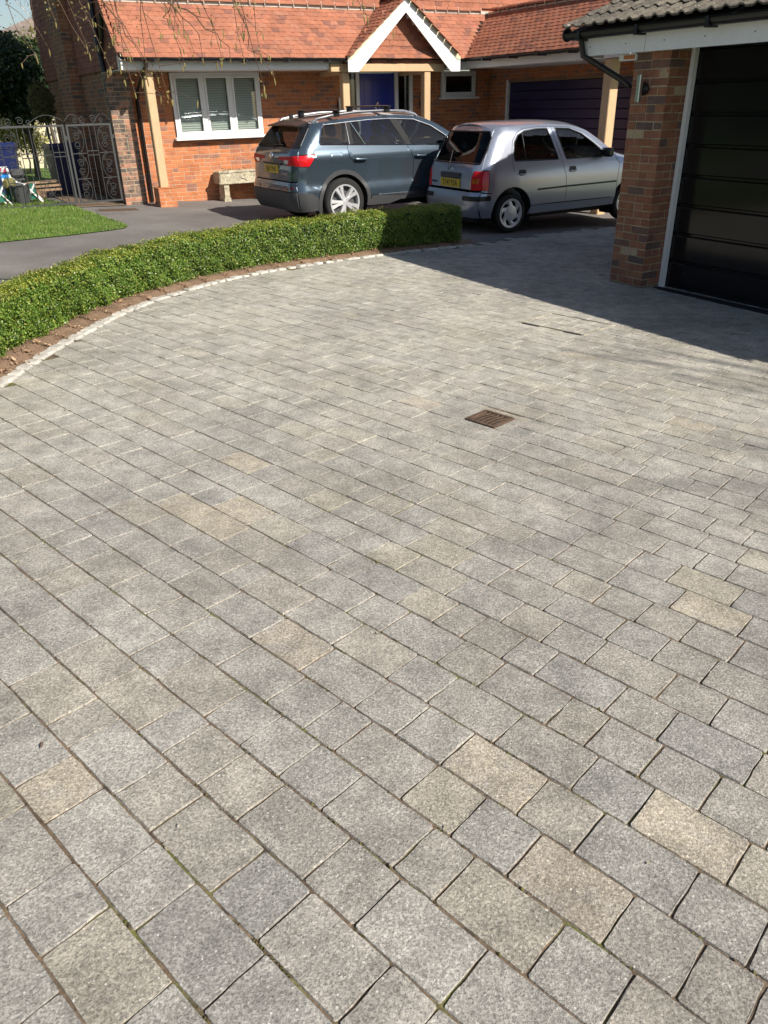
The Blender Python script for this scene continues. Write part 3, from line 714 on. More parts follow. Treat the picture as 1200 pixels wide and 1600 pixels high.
pc = Pieces('brick', 'far_bricks', M['brick_pier'], flank, HM); lay_bricks(pc, 'y', FS, .95, 7.5, -.30, 2.25, [], 3); pc.finish(30)
# weathered corner pier
b = MB(); b.box(-.455, -.045, .722, .99, -.3, 2.19); pier_o = b.build('corner_pier', M['mortar_pier'], house)
pc = Pieces('brick', 'pier_bricks', M['brick_old'], pier_o, HM); lay_bricks(pc, 'x', .722, -.46, -.04, -.30, 2.175, [], 4, headers=.3)
lay_bricks(pc, 'y', -.455, .722, .94, -.30, 2.175, [], 5); pc.finish(120)
# chimney breast on the flank
b = MB(); b.box(-.52, -.305, 3.6, 4.9, -.3, 5.6); chb = b.build('chimney_breast', M['mortar_pier'], house)
pc = Pieces('brick', 'chimney_bricks', M['brick_pier'], chb, HM); lay_bricks(pc, 'y', -.52, 3.6, 4.9, -.30, 4.5, [], 6); lay_bricks(pc, 'x', 3.6, -.52, -.31, -.30, 4.5, [], 7); pc.finish(60)

# ---- roofs of plain clay tiles
def tile_mesh(w=.163, l=.185, th=.012, seed=0):
    rg = random.Random(seed); b = MB(); cv = .004
    xs = (-w / 2, -w / 6, w / 6, w / 2); vs = []
    for y, lift in ((0, 0), (l, 0)):
        for i, x in enumerate(xs): vs.append((x + rg.uniform(-.001, .001), y + rg.uniform(-.003, .003) * (y == 0), cv * (1 - (x / (w / 2)) ** 2)))
    vs += [(x, y, z - th) for x, y, z in vs]
    fs = [(0, 1, 5, 4), (1, 2, 6, 5), (2, 3, 7, 6), (8, 9, 1, 0), (9, 10, 2, 1), (10, 11, 3, 2), (8, 0, 4, 12), (3, 11, 15, 7)]
    b.add(vs, fs); me = b.mesh('tile'); return me
TILES = [tile_mesh(seed=i) for i in range(6)]
def roof_frame(o, along, up):
    """tile frame: x along the eave, y up the slope, z out"""
    a = Vector(along).normalized(); u = Vector(up).normalized(); n = a.cross(u)
    m = Matrix.Identity(4)
    for i in range(3): m[i][0], m[i][1], m[i][2], m[i][3] = a[i], u[i], n[i], o[i]
    return m
def lay_tiles(pc, F, length, rows, clip=None, gauge=.10, w=.165, seed=0, bonus=None, tilt=3.7):
    rg = random.Random(seed)
    for r in range(rows):
        off = (r % 2) * w / 2
        for i in range(-1, int(length / w) + 2):
            x = i * w + off + w / 2; y = r * gauge
            if x < -w * .3 or x > length + w * .3: continue
            if clip and not clip(x, y): continue
            T = F @ Matrix.Translation((x + rg.gauss(0, .0015), y - .02 + rg.gauss(0, .0022), .012)) @ Matrix.Rotation(R(-tilt) + rg.gauss(0, R(.5)), 4, 'X') @ Matrix.Rotation(rg.gauss(0, R(.5)), 4, 'Z')
            pc.add(rg.choice(TILES), T, bonus(x, y) if bonus else 0.0)
RUN, RISE, ZE, YE = .74, .875, 2.385, -.19; WRUN = 1.15; WSL = math.hypot(WRUN, RISE)
SL = math.hypot(RUN, RISE); ROWS = 12
SE = 6.87
def deck(name, pts, parent, mat, thick=.04):
    """sheet under the tiles"""
    n = (Vector(pts[1]) - Vector(pts[0])).cross(Vector(pts[2]) - Vector(pts[0])).normalized()
    if n.z < 0: n = -n
    b = MB(); k = len(pts); b.add([Vector(p) - n * .012 for p in pts] + [Vector(p) - n * (.012 + thick) for p in pts], [tuple(range(k)), tuple(range(k, 2 * k))[::-1]] + [(i, (i + 1) % k, k + (i + 1) % k, k + i) for i in range(k)])
    return b.build(name, mat, parent)
LS = -.32
roof = deck('roof', [(LS, YE, ZE), (SE, YE, ZE), (SE + WRUN, YE + RUN, ZE + RISE), (LS, YE + RUN, ZE + RISE)], house, M['matt_black'])
pc = Pieces('roof_tile', 'far_tiles', M['tile'], roof, HM)
lay_tiles(pc, roof_frame((LS, YE, ZE), (1, 0, 0), (0, RUN, RISE)), SE - LS + WRUN, ROWS, lambda x, y: x + LS < SE + y * WRUN / SL + .02, gauge=SL / ROWS, seed=1, bonus=lambda x, y: 2 if x < 4.4 else 0)
pc.finish(300)
wroof = deck('wing_roof', [(SE, YE, ZE), (SE, WE - .1, ZE), (SE + WRUN, WE - .1, ZE + RISE), (SE + WRUN, YE + RUN, ZE + RISE)], house, M['matt_black'])
pc = Pieces('roof_tile', 'far_tiles', M['tile'], wroof, HM)
lay_tiles(pc, roof_frame((SE, YE + RUN, ZE), (0, -1, 0), (WRUN, 0, RISE)), -WE + .1 + YE + RUN, 14, lambda x, y: x > RUN - y * RUN / WSL - .02, gauge=WSL / 14, seed=2)
pc.finish(300)
# upper storey walls, tile hung
UY = YE + RUN; US = SE + WRUN
up_ops = [(1.2, 3.6, 3.62, 4.7), (5.4, 6.3, 3.62, 4.7)]
upw = slab('upper_wall', 'x', UY + .03, .2, LS + .05, 12.5, ZE + RISE - .3, 5.6, up_ops, M['tile'], house)
pc = Pieces('hung_tile', 'hung_tiles', M['tile'], upw, HM)
lay_tiles(pc, roof_frame((LS, UY, ZE + RISE + .12), (1, 0, 0), (0, 0, 1)), 12.4 - LS, 8, lambda x, y: not any(o[0] - .05 < x + LS < o[1] + .05 and o[2] - .02 < y + ZE + RISE + .12 < o[3] for o in up_ops), gauge=.10, seed=5, tilt=5); pc.finish(60)
for (a, c, d, e) in up_ops:
    b = MB(); b.box(a, c, UY - .02, UY + .10, d, d + .07); b.box(a, c, UY - .02, UY + .10, e - .07, e); b.box(a, a + .07, UY - .02, UY + .1, d, e); b.box(c - .07, c, UY - .02, UY + .1, d, e)
    wf = b.build('upper_window', M['upvc'], house); b = MB(); b.box(a + .07, c - .07, UY + .05, UY + .06, d + .07, e - .07); b.build('pane', M['dark_glass'], wf)
    b = MB(); b.box(a, c, UY + .12, UY + .14, d, e); b.build('room', M['room'], wf)
deck('wing_back_roof', [(SE + WRUN, WE - .1, ZE + RISE), (SE + WRUN, YE + RUN, ZE + RISE), (13.0, YE + RUN, 2.4), (13.0, WE - .1, 2.4)], house, M['tile'], .05)
part('wing_end_wall', M['brick'], house, lambda b: (b.box(WS + .24, 12.8, WE, WE + .24, -.7, 2.42), b.prism([(SE + .35, 2.2), (12.7, 2.2), (12.7, 2.34), (SE + WRUN, ZE + RISE - .08), (SE + .35, 2.45)], lambda u, v, d: (u, d, v), WE + .002, WE + .2)))
part('wing_barge', M['white'], house, lambda b: b.prism([(SE, ZE - .02), (SE + WRUN, ZE + RISE - .02), (SE + WRUN, ZE + RISE - .17), (SE + .02, ZE - .17)], lambda u, v, d: (u, d, v), WE - .105, WE - .08))
# flank tile hanging (in shade)
pc = Pieces('hung_tile', 'hung_tiles', M['tile_wall'], flank, HM)
lay_tiles(pc, roof_frame((FS - .03, 7.5, 2.25), (0, -1, 0), (0, 0, 1)), 7.4, 32, lambda x, y: not (2.6 < x < 3.9) and (7.5 - x > UY or y < (ZE - 2.25) + max(0, (7.5 - x - YE)) * RISE / RUN - .05), gauge=.10, seed=7, tilt=5); pc.finish(150)
# row of half-round tiles along the top of both lean-tos, with mortar joints and lead
b = MB(); b.box(LS, US - .02, UY - .035, UY + .02, ZE + RISE - .015, ZE + RISE + .045); b.build('lead_flashing', M['lead'], roof)
b = MB(); b.box(US - .03, US + .03, WE - .1, UY - .05, ZE + RISE - .02, ZE + RISE + .02); b.build('lead_flashing', M['lead'], wroof)
def half_round(L, r0, n=8):
    b = MB(); vs = []
    for x in (-L / 2, L / 2):
        for k in range(n + 1):
            a = math.pi * k / n; vs.append((x, -r0 * math.cos(a), r0 * .8 * math.sin(a)))
    b.add(vs, [(k, k + 1, n + 2 + k, n + 1 + k) for k in range(n)] + [tuple(range(n + 1)), tuple(range(n + 1, 2 * n + 2))[::-1]]); return b.mesh('ridge_tile')
HRM = half_round(.285, .085)
def ridge(pc_parent, p0, p1, mat, mesh=HRM, step=.30, name='ridge_tile'):
    p0, p1 = Vector(p0), Vector(p1); d = (p1 - p0); n = int(d.length / step); d.normalize(); jb = MB()
    up = Vector((0, 0, 1)); y = up.cross(d).normalized(); z = d.cross(y); rg = random.Random(n)
    if not mesh.materials: mesh.materials.append(mat)
    for i in range(n):
        c = p0 + d * (step * (i + .5)); m = Matrix.Identity(4)
        for k in range(3): m[k][0], m[k][1], m[k][2], m[k][3] = d[k], y[k], z[k], c[k] + rg.gauss(0, .002)
        o = bpy.data.objects.new(name, mesh); COL.objects.link(o); o.parent = pc_parent; o.matrix_local = m
        e = p0 + d * (step * (i + 1)); jb.tube([e - d * .011, e + d * .011], .072, 10)
    jb.build('mortar_joints', M['lead'], pc_parent)['kind'] = 'stuff'
ridge(roof, (LS, UY, ZE + RISE + .04), (US - .1, UY, ZE + RISE + .04), M['tile'])
ridge(wroof, (US, UY - .15, ZE + RISE + .04), (US, WE - .1, ZE + RISE + .02), M['tile'])
# fascia, soffit, gutters
fas_y = YE + .17; fz0, fz1 = 2.19, 2.335
part('fascia', M['white'], house, lambda b: b.box(LS, 4.02, fas_y, fas_y + .022, fz0, fz1)); part('fascia', M['white'], house, lambda b: b.box(6.60, SE + .17, fas_y, fas_y + .022, fz0, fz1))
part('soffit', M['white'], house, lambda b: b.box(LS, SE + .4, fas_y + .022, WY - .013, fz0 + .005, fz0 + .02))
part('barge_end', M['white'], house, lambda b: b.prism([(fas_y - .1, fz0), (fas_y + .12, fz0), (fas_y + .12, fz1 + .08), (YE + .03, ZE - .05), (fas_y - .1, fz1)], lambda u, v, d: (d, u, v), LS - .03, LS - .003))
part('cheek', M['tile_wall'], house, lambda b: b.prism([(fas_y + .122, fz0), (.95, fz0), (.95, ZE + RISE - .05), (YE + RUN, ZE + RISE - .05), (fas_y + .122, ZE + .1)], lambda u, v, d: (d, u, v), LS + .02, LS + .04))
part('wing_fascia', M['white'], house, lambda b: b.box(SE + .17, SE + .192, WE - .1, fas_y - .003, fz0, fz1))
part('wing_soffit', M['white'], house, lambda b: b.box(SE + .192, WS - .013, WE - .1, fas_y + .015, fz0 + .006, fz0 + .021))
def gutter_mesh(b, p0, p1, r0=.055, side=None):
    p0, p1 = Vector(p0), Vector(p1); d = (p1 - p0).normalized(); y = Vector((0, 0, 1)).cross(d).normalized(); vs = []; n = 8
    for rr in (r0, r0 - .006):
        for p in (p0, p1):
            for k in range(n + 1):
                a = math.pi * k / n; vs.append(p - y * rr * math.cos(a) - Vector((0, 0, 1)) * rr * math.sin(a))
    q = n + 1; fs = []
    for k in range(n): fs += [(k, k + 1, q + k + 1, q + k), (2 * q + k, 3 * q + k, 3 * q + k + 1, 2 * q + k + 1), (k, 2 * q + k, 2 * q + k + 1, k + 1), (q + k, q + k + 1, 3 * q + k + 1, 3 * q + k)]
    fs += [(0, q, 3 * q, 2 * q), (n, 2 * q + n, 3 * q + n, q + n)]; b.add(vs, fs)
gz0 = ZE - .015
part('gutter', M['black'], house, lambda b: (gutter_mesh(b, (LS + .02, YE - .0, gz0), (4.0, YE, gz0)), gutter_mesh(b, (6.64, YE, gz0), (SE + .02, YE, gz0))), True)
part('wing_gutter', M['black'], house, lambda b: gutter_mesh(b, (SE, -.35, gz0), (SE, WE - .12, gz0)), True)
for i in range(5): part('gutter_bracket', M['black'], house, lambda b: b.box(.2 + i * .85, .235 + i * .85, YE - .062, YE + .17, gz0 - .062, gz0 - .03))
for i in range(5): part('gutter_bracket', M['black'], house, lambda b: b.box(SE - .064, SE + .17, -.9 - i * .85, -.86 - i * .85, gz0 - .066, gz0 - .03))
part('downpipe', M['black'], house, lambda b: b.tube([(.06, YE, gz0 - .05), (.06, YE, gz0 - .12), (.11, .80, 1.86), (.115, .94, 1.72), (.115, .94, -.05)], .036, 10), True)
part('upper_downpipe', M['black'], house, lambda b: (b.tube([(FS - .09, 1.15, 5.4), (FS - .09, 1.15, 2.6), (FS - .09, 1.0, 2.2), (FS - .09, .98, .1)], .045, 10), b.tube([(FS - .09, .55, 3.05), (FS - .09, .75, 2.75), (FS - .09, 1.05, 2.5)], .040, 8)), True)
# ---- oak posts, plinth, beam
def oak_post(s0, s1, y0, y1, z0, z1): return part('oak_post', M['oak'], house, lambda b: b.cbox(s0, s1, y0, y1, z0, z1, .012))
oak_post(.08, .235, .08, .235, .26, 2.185)
plo = part('plinth', M['mortar'], house, lambda b: b.box(.012, .338, .012, .338, -.25, .255))
pc = Pieces('brick', 'plinth_bricks', M['brick'], plo, HM)
for i in range(6):
    zc = -.25 + .075 * (i + .5) + (.003 if i < 5 else 0)
    for face in range(4):
        for L, o in (((.215, -.0625), (.1025, .1125)) if (i + face) % 2 else ((.1025, -.1125), (.215, .0625))):
            T = Matrix.Translation((.175, .175, zc + .05)) @ Matrix.Rotation(face * math.pi / 2, 4, 'Z') @ Matrix.Translation((o, -.161, 0)); pc.add(BRK if L > .2 else BRH, T)
pc.finish(80)
part('plinth_cap', M['brick'], house, lambda b: b.cbox(-.004, .354, -.004, .354, .255, .268, .004))
oak_post(3.98, 4.135, -.08, .075, -.5, 2.14); oak_post(5.93, 6.085, -.08, .075, -.5, 2.14)
oak_post(7.13, 7.33, -4.24, -4.04, -.6, 2.19)
part('porch_beam', M['oak'], house, lambda b: (b.cbox(3.72, 6.42, -.10, .06, 2.142, 2.285, .01), b.cbox(4.0, 4.12, .06, WY - .02, 2.10, 2.183, .01), b.cbox(5.95, 6.07, .06, WY - .02, 2.10, 2.183, .01)))
# ---- porch gable
GYF = -.32; AS, AZ = 5.33, 3.42; EL, ER, EZ = 4.02, 6.64, 2.41
pr_l = deck('porch_roof', [(EL, GYF, EZ), (AS, GYF, AZ), (AS, UY, AZ), (EL, UY, EZ)], house, M['matt_black'], .03)
pr_r = deck('porch_roof', [(ER, GYF, EZ), (AS, GYF, AZ), (AS, UY, AZ), (ER, UY, EZ)], house, M['matt_black'], .03)
pl = math.hypot(AS - EL, AZ - EZ); prow = int(pl / .10)
for (po, base, along, upv, sd) in ((pr_l, (EL, UY + .05, EZ), (0, -1, 0), (AS - EL, 0, AZ - EZ), 11), (pr_r, (ER, GYF - .01, EZ), (0, 1, 0), (AS - ER, 0, AZ - EZ), 12)):
    pc = Pieces('roof_tile', 'porch_tiles', M['tile'], po, HM)
    def vis(x, y, base=base, along=along):
        return True
    lay_tiles(pc, roof_frame(base, along, upv), UY - GYF + .05, prow, vis, gauge=pl / prow, seed=sd); pc.finish(160)
ridge(pr_l, (AS, UY, AZ + .015), (AS, GYF - .02, AZ + .015), M['tile'])
def band(p, q, w): return p, q, w
ang = math.atan2(AZ - EZ, AS - EL); bw = .185
def barge(b, d0, d1, drop, w, foot):
    vb = w / math.cos(ang)
    P = [(EL - .03, EZ - .03 - drop), (AS, AZ - .008 - drop), (ER + .03, EZ - .03 - drop), (ER + .03, EZ - .03 - drop - vb * .92), (ER - foot, EZ - .03 - drop - vb * .92), (AS, AZ - drop - vb), (EL + foot, EZ - .03 - drop - vb * .92), (EL - .03, EZ - .03 - drop - vb * .92)]
    b.prism([P[0], P[1], P[5], P[6], P[7]], lambda u, v, d: (u, d, v), d0, d1); b.prism([P[1], P[2], P[3], P[4], P[5]], lambda u, v, d: (u, d, v), d0, d1)
part('barge_board', M['white'], house, lambda b: barge(b, GYF, GYF + .03, .03, bw, .20))
part('verge_strip', M['cream'], house, lambda b: barge(b, GYF - .012, GYF + .03, -.012, .035, .05))
gab = part('gable_panel', M['oak'], house, lambda b: b.prism([(EL + .12, 2.29), (ER - .12, 2.29), (AS, AZ - .09)], lambda u, v, d: (u, d, v), -.055, -.02))
part('gable_soffit', M['white'], house, lambda b: (b.prism([(EL + .02, EZ - .075), (EL + .02, EZ - .095), (AS, AZ - .085), (AS, AZ - .065)], lambda u, v, d: (u, d, v), GYF + .035, -.06), b.prism([(ER - .02, EZ - .075), (ER - .02, EZ - .095), (AS, AZ - .085), (AS, AZ - .065)], lambda u, v, d: (u, d, v), GYF + .035, -.06)))
pc = Pieces('gable_tile', 'gable_tiles', M['tile'], gab, HM)
F = roof_frame((EL, -.062, 2.30), (1, 0, 0), (0, 0, 1)); tslope = (AZ - EZ) / (AS - EL)
lay_tiles(pc, F, ER - EL, 11, lambda x, y: y + .06 < (AZ - 2.33) - abs(x - (AS - EL)) * tslope - .04, gauge=.105, seed=15, tilt=6); pc.finish(120)
# cut tiles leaning along the rakes
for sg in (-1, 1):
    for i in range(10):
        z = 2.33 + i * .105; s = AS + sg * ((AZ - .10 - z) / tslope - .09)
        if (AZ - .1 - z) / tslope < .14: continue
        m = Matrix.Translation((s, -.080, z + .02)) @ Matrix.Rotation(sg * R(-24), 4, 'Y') @ Matrix.Rotation(R(90 - 6), 4, 'X') @ Matrix.Diagonal((.8, .8, 1, 1))
        o = bpy.data.objects.new('gable_tile', TILES[i % 6]); COL.objects.link(o); o.parent = gab; o.matrix_local = m
# ---- big window with blinds
win = part('window', M['upvc'], house, lambda b: None)
def window(name, s0, s1, z0, z1, y, n, glass, blind=True, fr=.062):
    b = MB(); b.cbox(s0, s1, y, y + .07, z0, z0 + fr, .004); b.cbox(s0, s1, y, y + .07, z1 - fr, z1, .004)
    b.cbox(s0, s0 + fr, y + .001, y + .07, z0 + fr, z1 - fr, .004); b.cbox(s1 - fr, s1, y + .001, y + .07, z0 + fr, z1 - fr, .004)
    W = (s1 - s0 - 2 * fr) / n
    for i in range(1, n): b.cbox(s0 + fr + W * i - .035, s0 + fr + W * i + .035, y + .001, y + .07, z0 + fr, z1 - fr, .004)
    w = b.build(name, M['upvc'], house)
    for i in range(n):
        a = s0 + fr + W * i + (.037 if i else .002); c = s0 + fr + W * (i + 1) - (.037 if i < n - 1 else .002)
        b = MB(); f2 = .038
        for q in ((a, c, z0 + fr, z0 + fr + f2), (a, c, z1 - fr - f2, z1 - fr), (a, a + f2, z0 + fr + f2, z1 - fr - f2), (c - f2, c, z0 + fr + f2, z1 - fr - f2)): b.cbox(q[0], q[1], y - .012, y + .05, q[2] + .001, q[3] - .001, .003)
        b.build('sash', M['upvc'], w)
        b = MB(); b.box(a + f2, c - f2, y + .018, y + .023, z0 + fr + f2, z1 - fr - f2); b.build('pane', glass, w)
        if blind:
            b = MB(); zz = z0 + fr + f2 + .01
            while zz < z1 - fr - f2 - .01:
                b.add([(a + f2, y + .075, zz), (c - f2, y + .075, zz), (c - f2, y + .092, zz + .040), (a + f2, y + .092, zz + .040)], [(0, 1, 2, 3)]); zz += .043
            o = b.build('slat_blind', M['blind'], w); o['kind'] = 'stuff'
    b = MB(); b.box(s0 + .02, s1 - .02, y + .19, y + .21, z0, z1); b.build('room', M['room'], w)
    return w
bpy.data.objects.remove(win)
window('window', .80, 2.63, 1.07, 2.185, .955, 3, M['glass'])
part('window_sill', M['upvc'], house, lambda b: b.cbox(.74, 2.69, .84, 1.02, 1.015, 1.068, .008))
window('small_window', 7.09, 8.04, 1.665, 2.185, .955, 1, M['dark_glass'], False)
part('window_sill', M['upvc'], house, lambda b: b.cbox(7.03, 8.10, .87, 1.02, 1.62, 1.663, .008))
# ---- front door
df = part('door_frame', M['white'], house, lambda b: [b.cbox(a, c, .955, 1.06, -.25, 2.16, .004) for a, c in ((4.62, 4.68), (4.86, 4.935), (5.835, 5.92), (6.22, 6.30))] + [b.cbox(4.62, 6.30, .953, 1.06, 2.16, 2.215, .004)])
for a, c in ((4.68, 4.86), (5.92, 6.22)):
    part('side_light', M['dark_glass'], df, lambda b: b.box(a, c, 1.0, 1.006, -.2, 2.158)); part('lobby_wall', M['stone'], df, lambda b: b.box(a - .01, c + .01, 1.2, 1.22, -.25, 2.2))
fd = part('front_door', M['blue_door'], house, lambda b: b.cbox(4.94, 5.83, .985, 1.03, -.22, 2.155, .004))
for (z0, z1) in ((-.1, .55), (.68, 1.2), (1.3, 2.02)):
    for (a, c) in ((5.05, 5.34), (5.43, 5.72)): part('panel', M['blue_door'], fd, lambda b: b.cbox(a, c, .978, .99, z0, z1, .006))
kn = part('knocker', M['chrome'], fd, lambda b: (b.tube([(5.385 + .05 * math.sin(k * R(20)), .962 + .008, 1.51 + .06 * math.cos(k * R(20))) for k in range(18)], .011, 6, closed=True), b.cbox(5.36, 5.41, .955, .985, 1.55, 1.60, .008)), True)
part('doorstep', M['stone'], house, lambda b: b.cbox(4.5, 6.4, .55, .95, -.5, -.24, .015))
def wall_lamp(s, y, z, rot):
    o = part('wall_lamp', M['silver'], house, lambda b: b.lathe([(0, -.15), (.032, -.15), (.032, .15), (0, .15)], 14, 'Z', (s, y - .075, z)), True)
    part('bracket', M['black'], o, lambda b: b.cbox(s - .03, s + .03, y - .045, y - .013, z - .05, z + .05, .005)); return o
wall_lamp(4.42, WY, 1.55, 0); wall_lamp(6.52, WY, 1.55, 0)
# ---- blue garage door of the wing
gd = part('garage_door_frame', M['white'], house, lambda b: (b.box(WS - .03, WS + .05, .30, .358, -.6, 1.983), ))
part('garage_door_head', M['timber'], house, lambda b: b.box(WS - .02, WS + .05, -4.55, .30, 1.93, 1.983))
gdo = empty('garage_door'); gdo.parent = house
for i in range(14):
    z0 = -.62 + i * .182
    part('door_panel', M['navy_door'], gdo, lambda b: b.cbox(WS + .03, WS + .06, -4.54, .298, z0 + .004, z0 + .176, .007))
part('backing', M['matt_black'], gdo, lambda b: b.box(WS + .055, WS + .09, -4.55, .3, -.65, 1.93))

# ================================================================== NEAR GARAGE
gar = empty('garage', 'brick garage with black panelled door, white fascia and grey ribbed roof tiles', 'garage', matrix=HM)
PF, PY0, PY1 = 2.34, -9.73, -9.29
pier = part('pier', M['mortar_pier'], gar, lambda b: b.box(PF, 2.80, PY0, PY1, -.6, 2.02))
pc = Pieces('brick', 'pier_bricks', M['brick_pier'], pier, HM)
lay_bricks(pc, 'y', PF, PY0, PY1, -.28, 1.97, [], 21, headers=.25, jit=1.6); lay_bricks(pc, 'x', PY0, PF - .0, 2.655, -.28, 1.97, [], 22, headers=.3, jit=1.6); pc.finish(300)
part('stained_course', M['stone_dark'], pier, lambda b: (b.cbox(PF - .0145, PF + .02, PY0 - .0145, PY1, -.35, -.205, .006), b.cbox(PF + .02, 2.655, PY0 - .0145, PY0 + .02, -.35, -.205, .006)))
part('side_wall', M['brick_pier'], gar, lambda b: (b.box(2.80, 6.4, PY1 - .22, PY1, -.6, 2.05), b.box(6.4, 6.6, -15.0, PY1, -.6, 2.05), b.box(PF, 6.6, -15.2, -15.0, -.6, 2.05)))
part('far_pier', M['brick_pier'], gar, lambda b: b.box(PF, 2.80, -15.0, -14.6, -.6, 2.02))
part('door_jamb', M['white'], gar, lambda b: b.box(2.60, 2.655, PY0 - .058, PY0 - .014, -.30, 2.0)); part('door_jamb', M['white'], gar, lambda b: b.box(2.60, 2.655, -14.6, -14.55, -.3, 2.0))
gd2 = empty('garage_door'); gd2.parent = gar
for i in range(8):
    z0 = -.235 + i * .277
    part('door_panel', M['black_door'], gd2, lambda b: b.cbox(2.655, 2.70, -14.56, PY0 - .06, z0 + .012, z0 + .265, .010))
part('backing', M['black_door'], gd2, lambda b: b.box(2.685, 2.72, -14.6, PY0 - .02, -.5, 2.05))
part('threshold', M['alu'], gar, lambda b: b.cbox(2.585, 2.61, -14.6, PY0 - .02, -.33, -.225, .004))
mat_o = part('door_mat', M['matt_black'], gar, lambda b: b.cbox(2.46, 2.583, -14.4, PY0 - .03, -.33, -.222, .004))
part('head', M['black'], gar, lambda b: b.box(2.40, 2.70, -14.6, PY0 - .005, 1.985, 2.04))
FX = 2.20
part('fascia', M['white'], gar, lambda b: b.box(FX, FX + .022, -9.52, -8.70, 1.965, 2.125)); part('fascia', M['white'], gar, lambda b: b.box(FX, FX + .022, -15.1, -9.526, 1.965, 2.125))
part('fascia_end', M['white'], gar, lambda b: b.box(FX - .006, FX + .30, -8.698, -8.685, 1.955, 2.135))
part('soffit', M['white'], gar, lambda b: b.box(FX + .022, PF - .012, -15.1, -8.70, 1.99, 2.005))
for yy in (-8.80, -9.28, -9.75, -10.2, -10.7): part('fixing', M['black'], gar, lambda b: b.lathe([(0, -.004), (.006, -.003), (.006, 0)], 6, 'X', (FX, yy, 2.045)))
part('gutter', M['black'], gar, lambda b: gutter_mesh(b, (FX - .062, -8.52, 2.17), (FX - .062, -15.1, 2.17), .058), True)
part('gutter_end', M['black'], gar, lambda b: b.lathe([(0, 0), (.062, 0), (.062, .02), (0, .02)], 16, 'Y', (FX - .062, -8.525, 2.165)), True)
for yy in (-8.74, -9.50, -10.3): part('gutter_bracket', M['black'], gar, lambda b: (b.box(FX - .125, FX - .0, yy - .02, yy + .02, 2.10, 2.125), b.box(FX - .128, FX - .118, yy - .02, yy + .02, 2.10, 2.185)))
part('downpipe', M['black'], gar, lambda b: (b.tube([(FX - .06, -8.72, 2.12), (FX - .03, -8.74, 1.97), (FX + .03, -8.79, 1.93), (2.36, -9.13, 1.74), (2.40, -9.17, 1.70), (2.62, -9.17, 1.64), (2.66, -9.17, -.3)], .029, 8), ), True)
# ribbed concrete tiles
def ribbed_tile(seed):
    rg = random.Random(seed); n = 16; w, l = .30, .40; vs = []
    for y in (0, l):
        for i in range(n + 1):
            x = -w / 2 + w * i / n; ph = (x + w / 2) / .15 * 2 * math.pi; z = .022 * (math.cos(ph) * .5 + .5) ** 1.3 + .004 * math.cos(2 * ph)
            vs.append((x, y + rg.uniform(-.004, .004) * (y == 0), z))
    k = n + 1; vs += [(x, y, z - .016) for x, y, z in vs[:k]]
    fs = [(i, i + 1, k + i + 1, k + i) for i in range(n)] + [(2 * k + i, 2 * k + i + 1, i + 1, i) for i in range(n)]
    b = MB(); b.add(vs, fs); me = b.mesh('ribbed_tile'); return me
RT = [ribbed_tile(i) for i in range(4)]
GP = R(19); GE = (2.06, 0, 2.215); rows = 12; gauge = .335
gl = rows * gauge; RX, RZ = GE[0] + gl * math.cos(GP), GE[2] + gl * math.sin(GP)
gdk = deck('roof', [(GE[0] + .03, -8.60, GE[2] - .02), (GE[0] + .03, -15.2, GE[2] - .02), (RX, -15.2, RZ), (RX, -8.60, RZ)], gar, M['matt_black'], .03)
deck('back_roof', [(RX, -8.60, RZ), (RX, -15.2, RZ), (2 * RX - GE[0], -15.2, GE[2]), (2 * RX - GE[0], -8.60, GE[2])], gar, M['tile_grey'], .05)
part('gable_end', M['brick_pier'], gar, lambda b: b.prism([(2.4, 2.0), (2 * RX - GE[0] - .3, 2.0), (2 * RX - GE[0] - .3, 2.2), (RX, RZ - .12), (2.4, 2.28)], lambda u, v, d: (u, d, v), -9.4, -9.2))
part('verge_board', M['white'], gar, lambda b: b.prism([(GE[0] + .1, GE[2] - .03), (RX, RZ - .06), (RX, RZ - .22), (GE[0] + .13, GE[2] - .17)], lambda u, v, d: (u, d, v), -8.68, -8.655))
pc = Pieces('ribbed_tile', 'ribbed_tiles', M['tile_grey'], gdk, HM); rg = random.Random(4)
F = roof_frame((GE[0], -8.56, GE[2]), (0, -1, 0), (math.cos(GP), 0, math.sin(GP)))
for r in range(rows):
    for i in range(22):
        pc.add(rg.choice(RT), F @ Matrix.Translation((.15 + i * .30, r * gauge - .03, .020 + rg.gauss(0, .002))) @ Matrix.Rotation(R(-2.6) + rg.gauss(0, R(.3)), 4, 'X') @ Matrix.Rotation(rg.gauss(0, R(.4)), 4, 'Z'))
pc.finish(300)
ridge(gdk, (RX, -8.6, RZ), (RX, -15.2, RZ), M['tile_grey'], half_round(.43, .12), .45)
# lamp and small box on the pier
lp = tag(part('outdoor_lamp', M['black'], None, lambda b: b.lathe([(0, 0), (.055, 0), (.06, -.02), (.045, -.05), (0, -.055)], 20, 'X', (PF - .013, -9.47, 1.655)), True), 'silver bar outdoor wall lamp with round black mount on the garage brick pier', 'wall lamp'); lp.matrix_world = HM
part('light_bar', M['silver'], lp, lambda b: b.cbox(PF - .115, PF - .068, -9.495, -9.445, 1.535, 1.785, .008))
bx = tag(part('alarm_box', M['upvc'], None, lambda b: b.cbox(2.31, 2.37, -9.32, -9.10, 1.905, 1.962, .006)), 'small white box with orange panel under the garage eave', 'box'); bx.matrix_world = HM
part('panel', M['brick'], bx, lambda b: b.box(2.305, 2.3095, -9.31, -9.17, 1.917, 1.950))

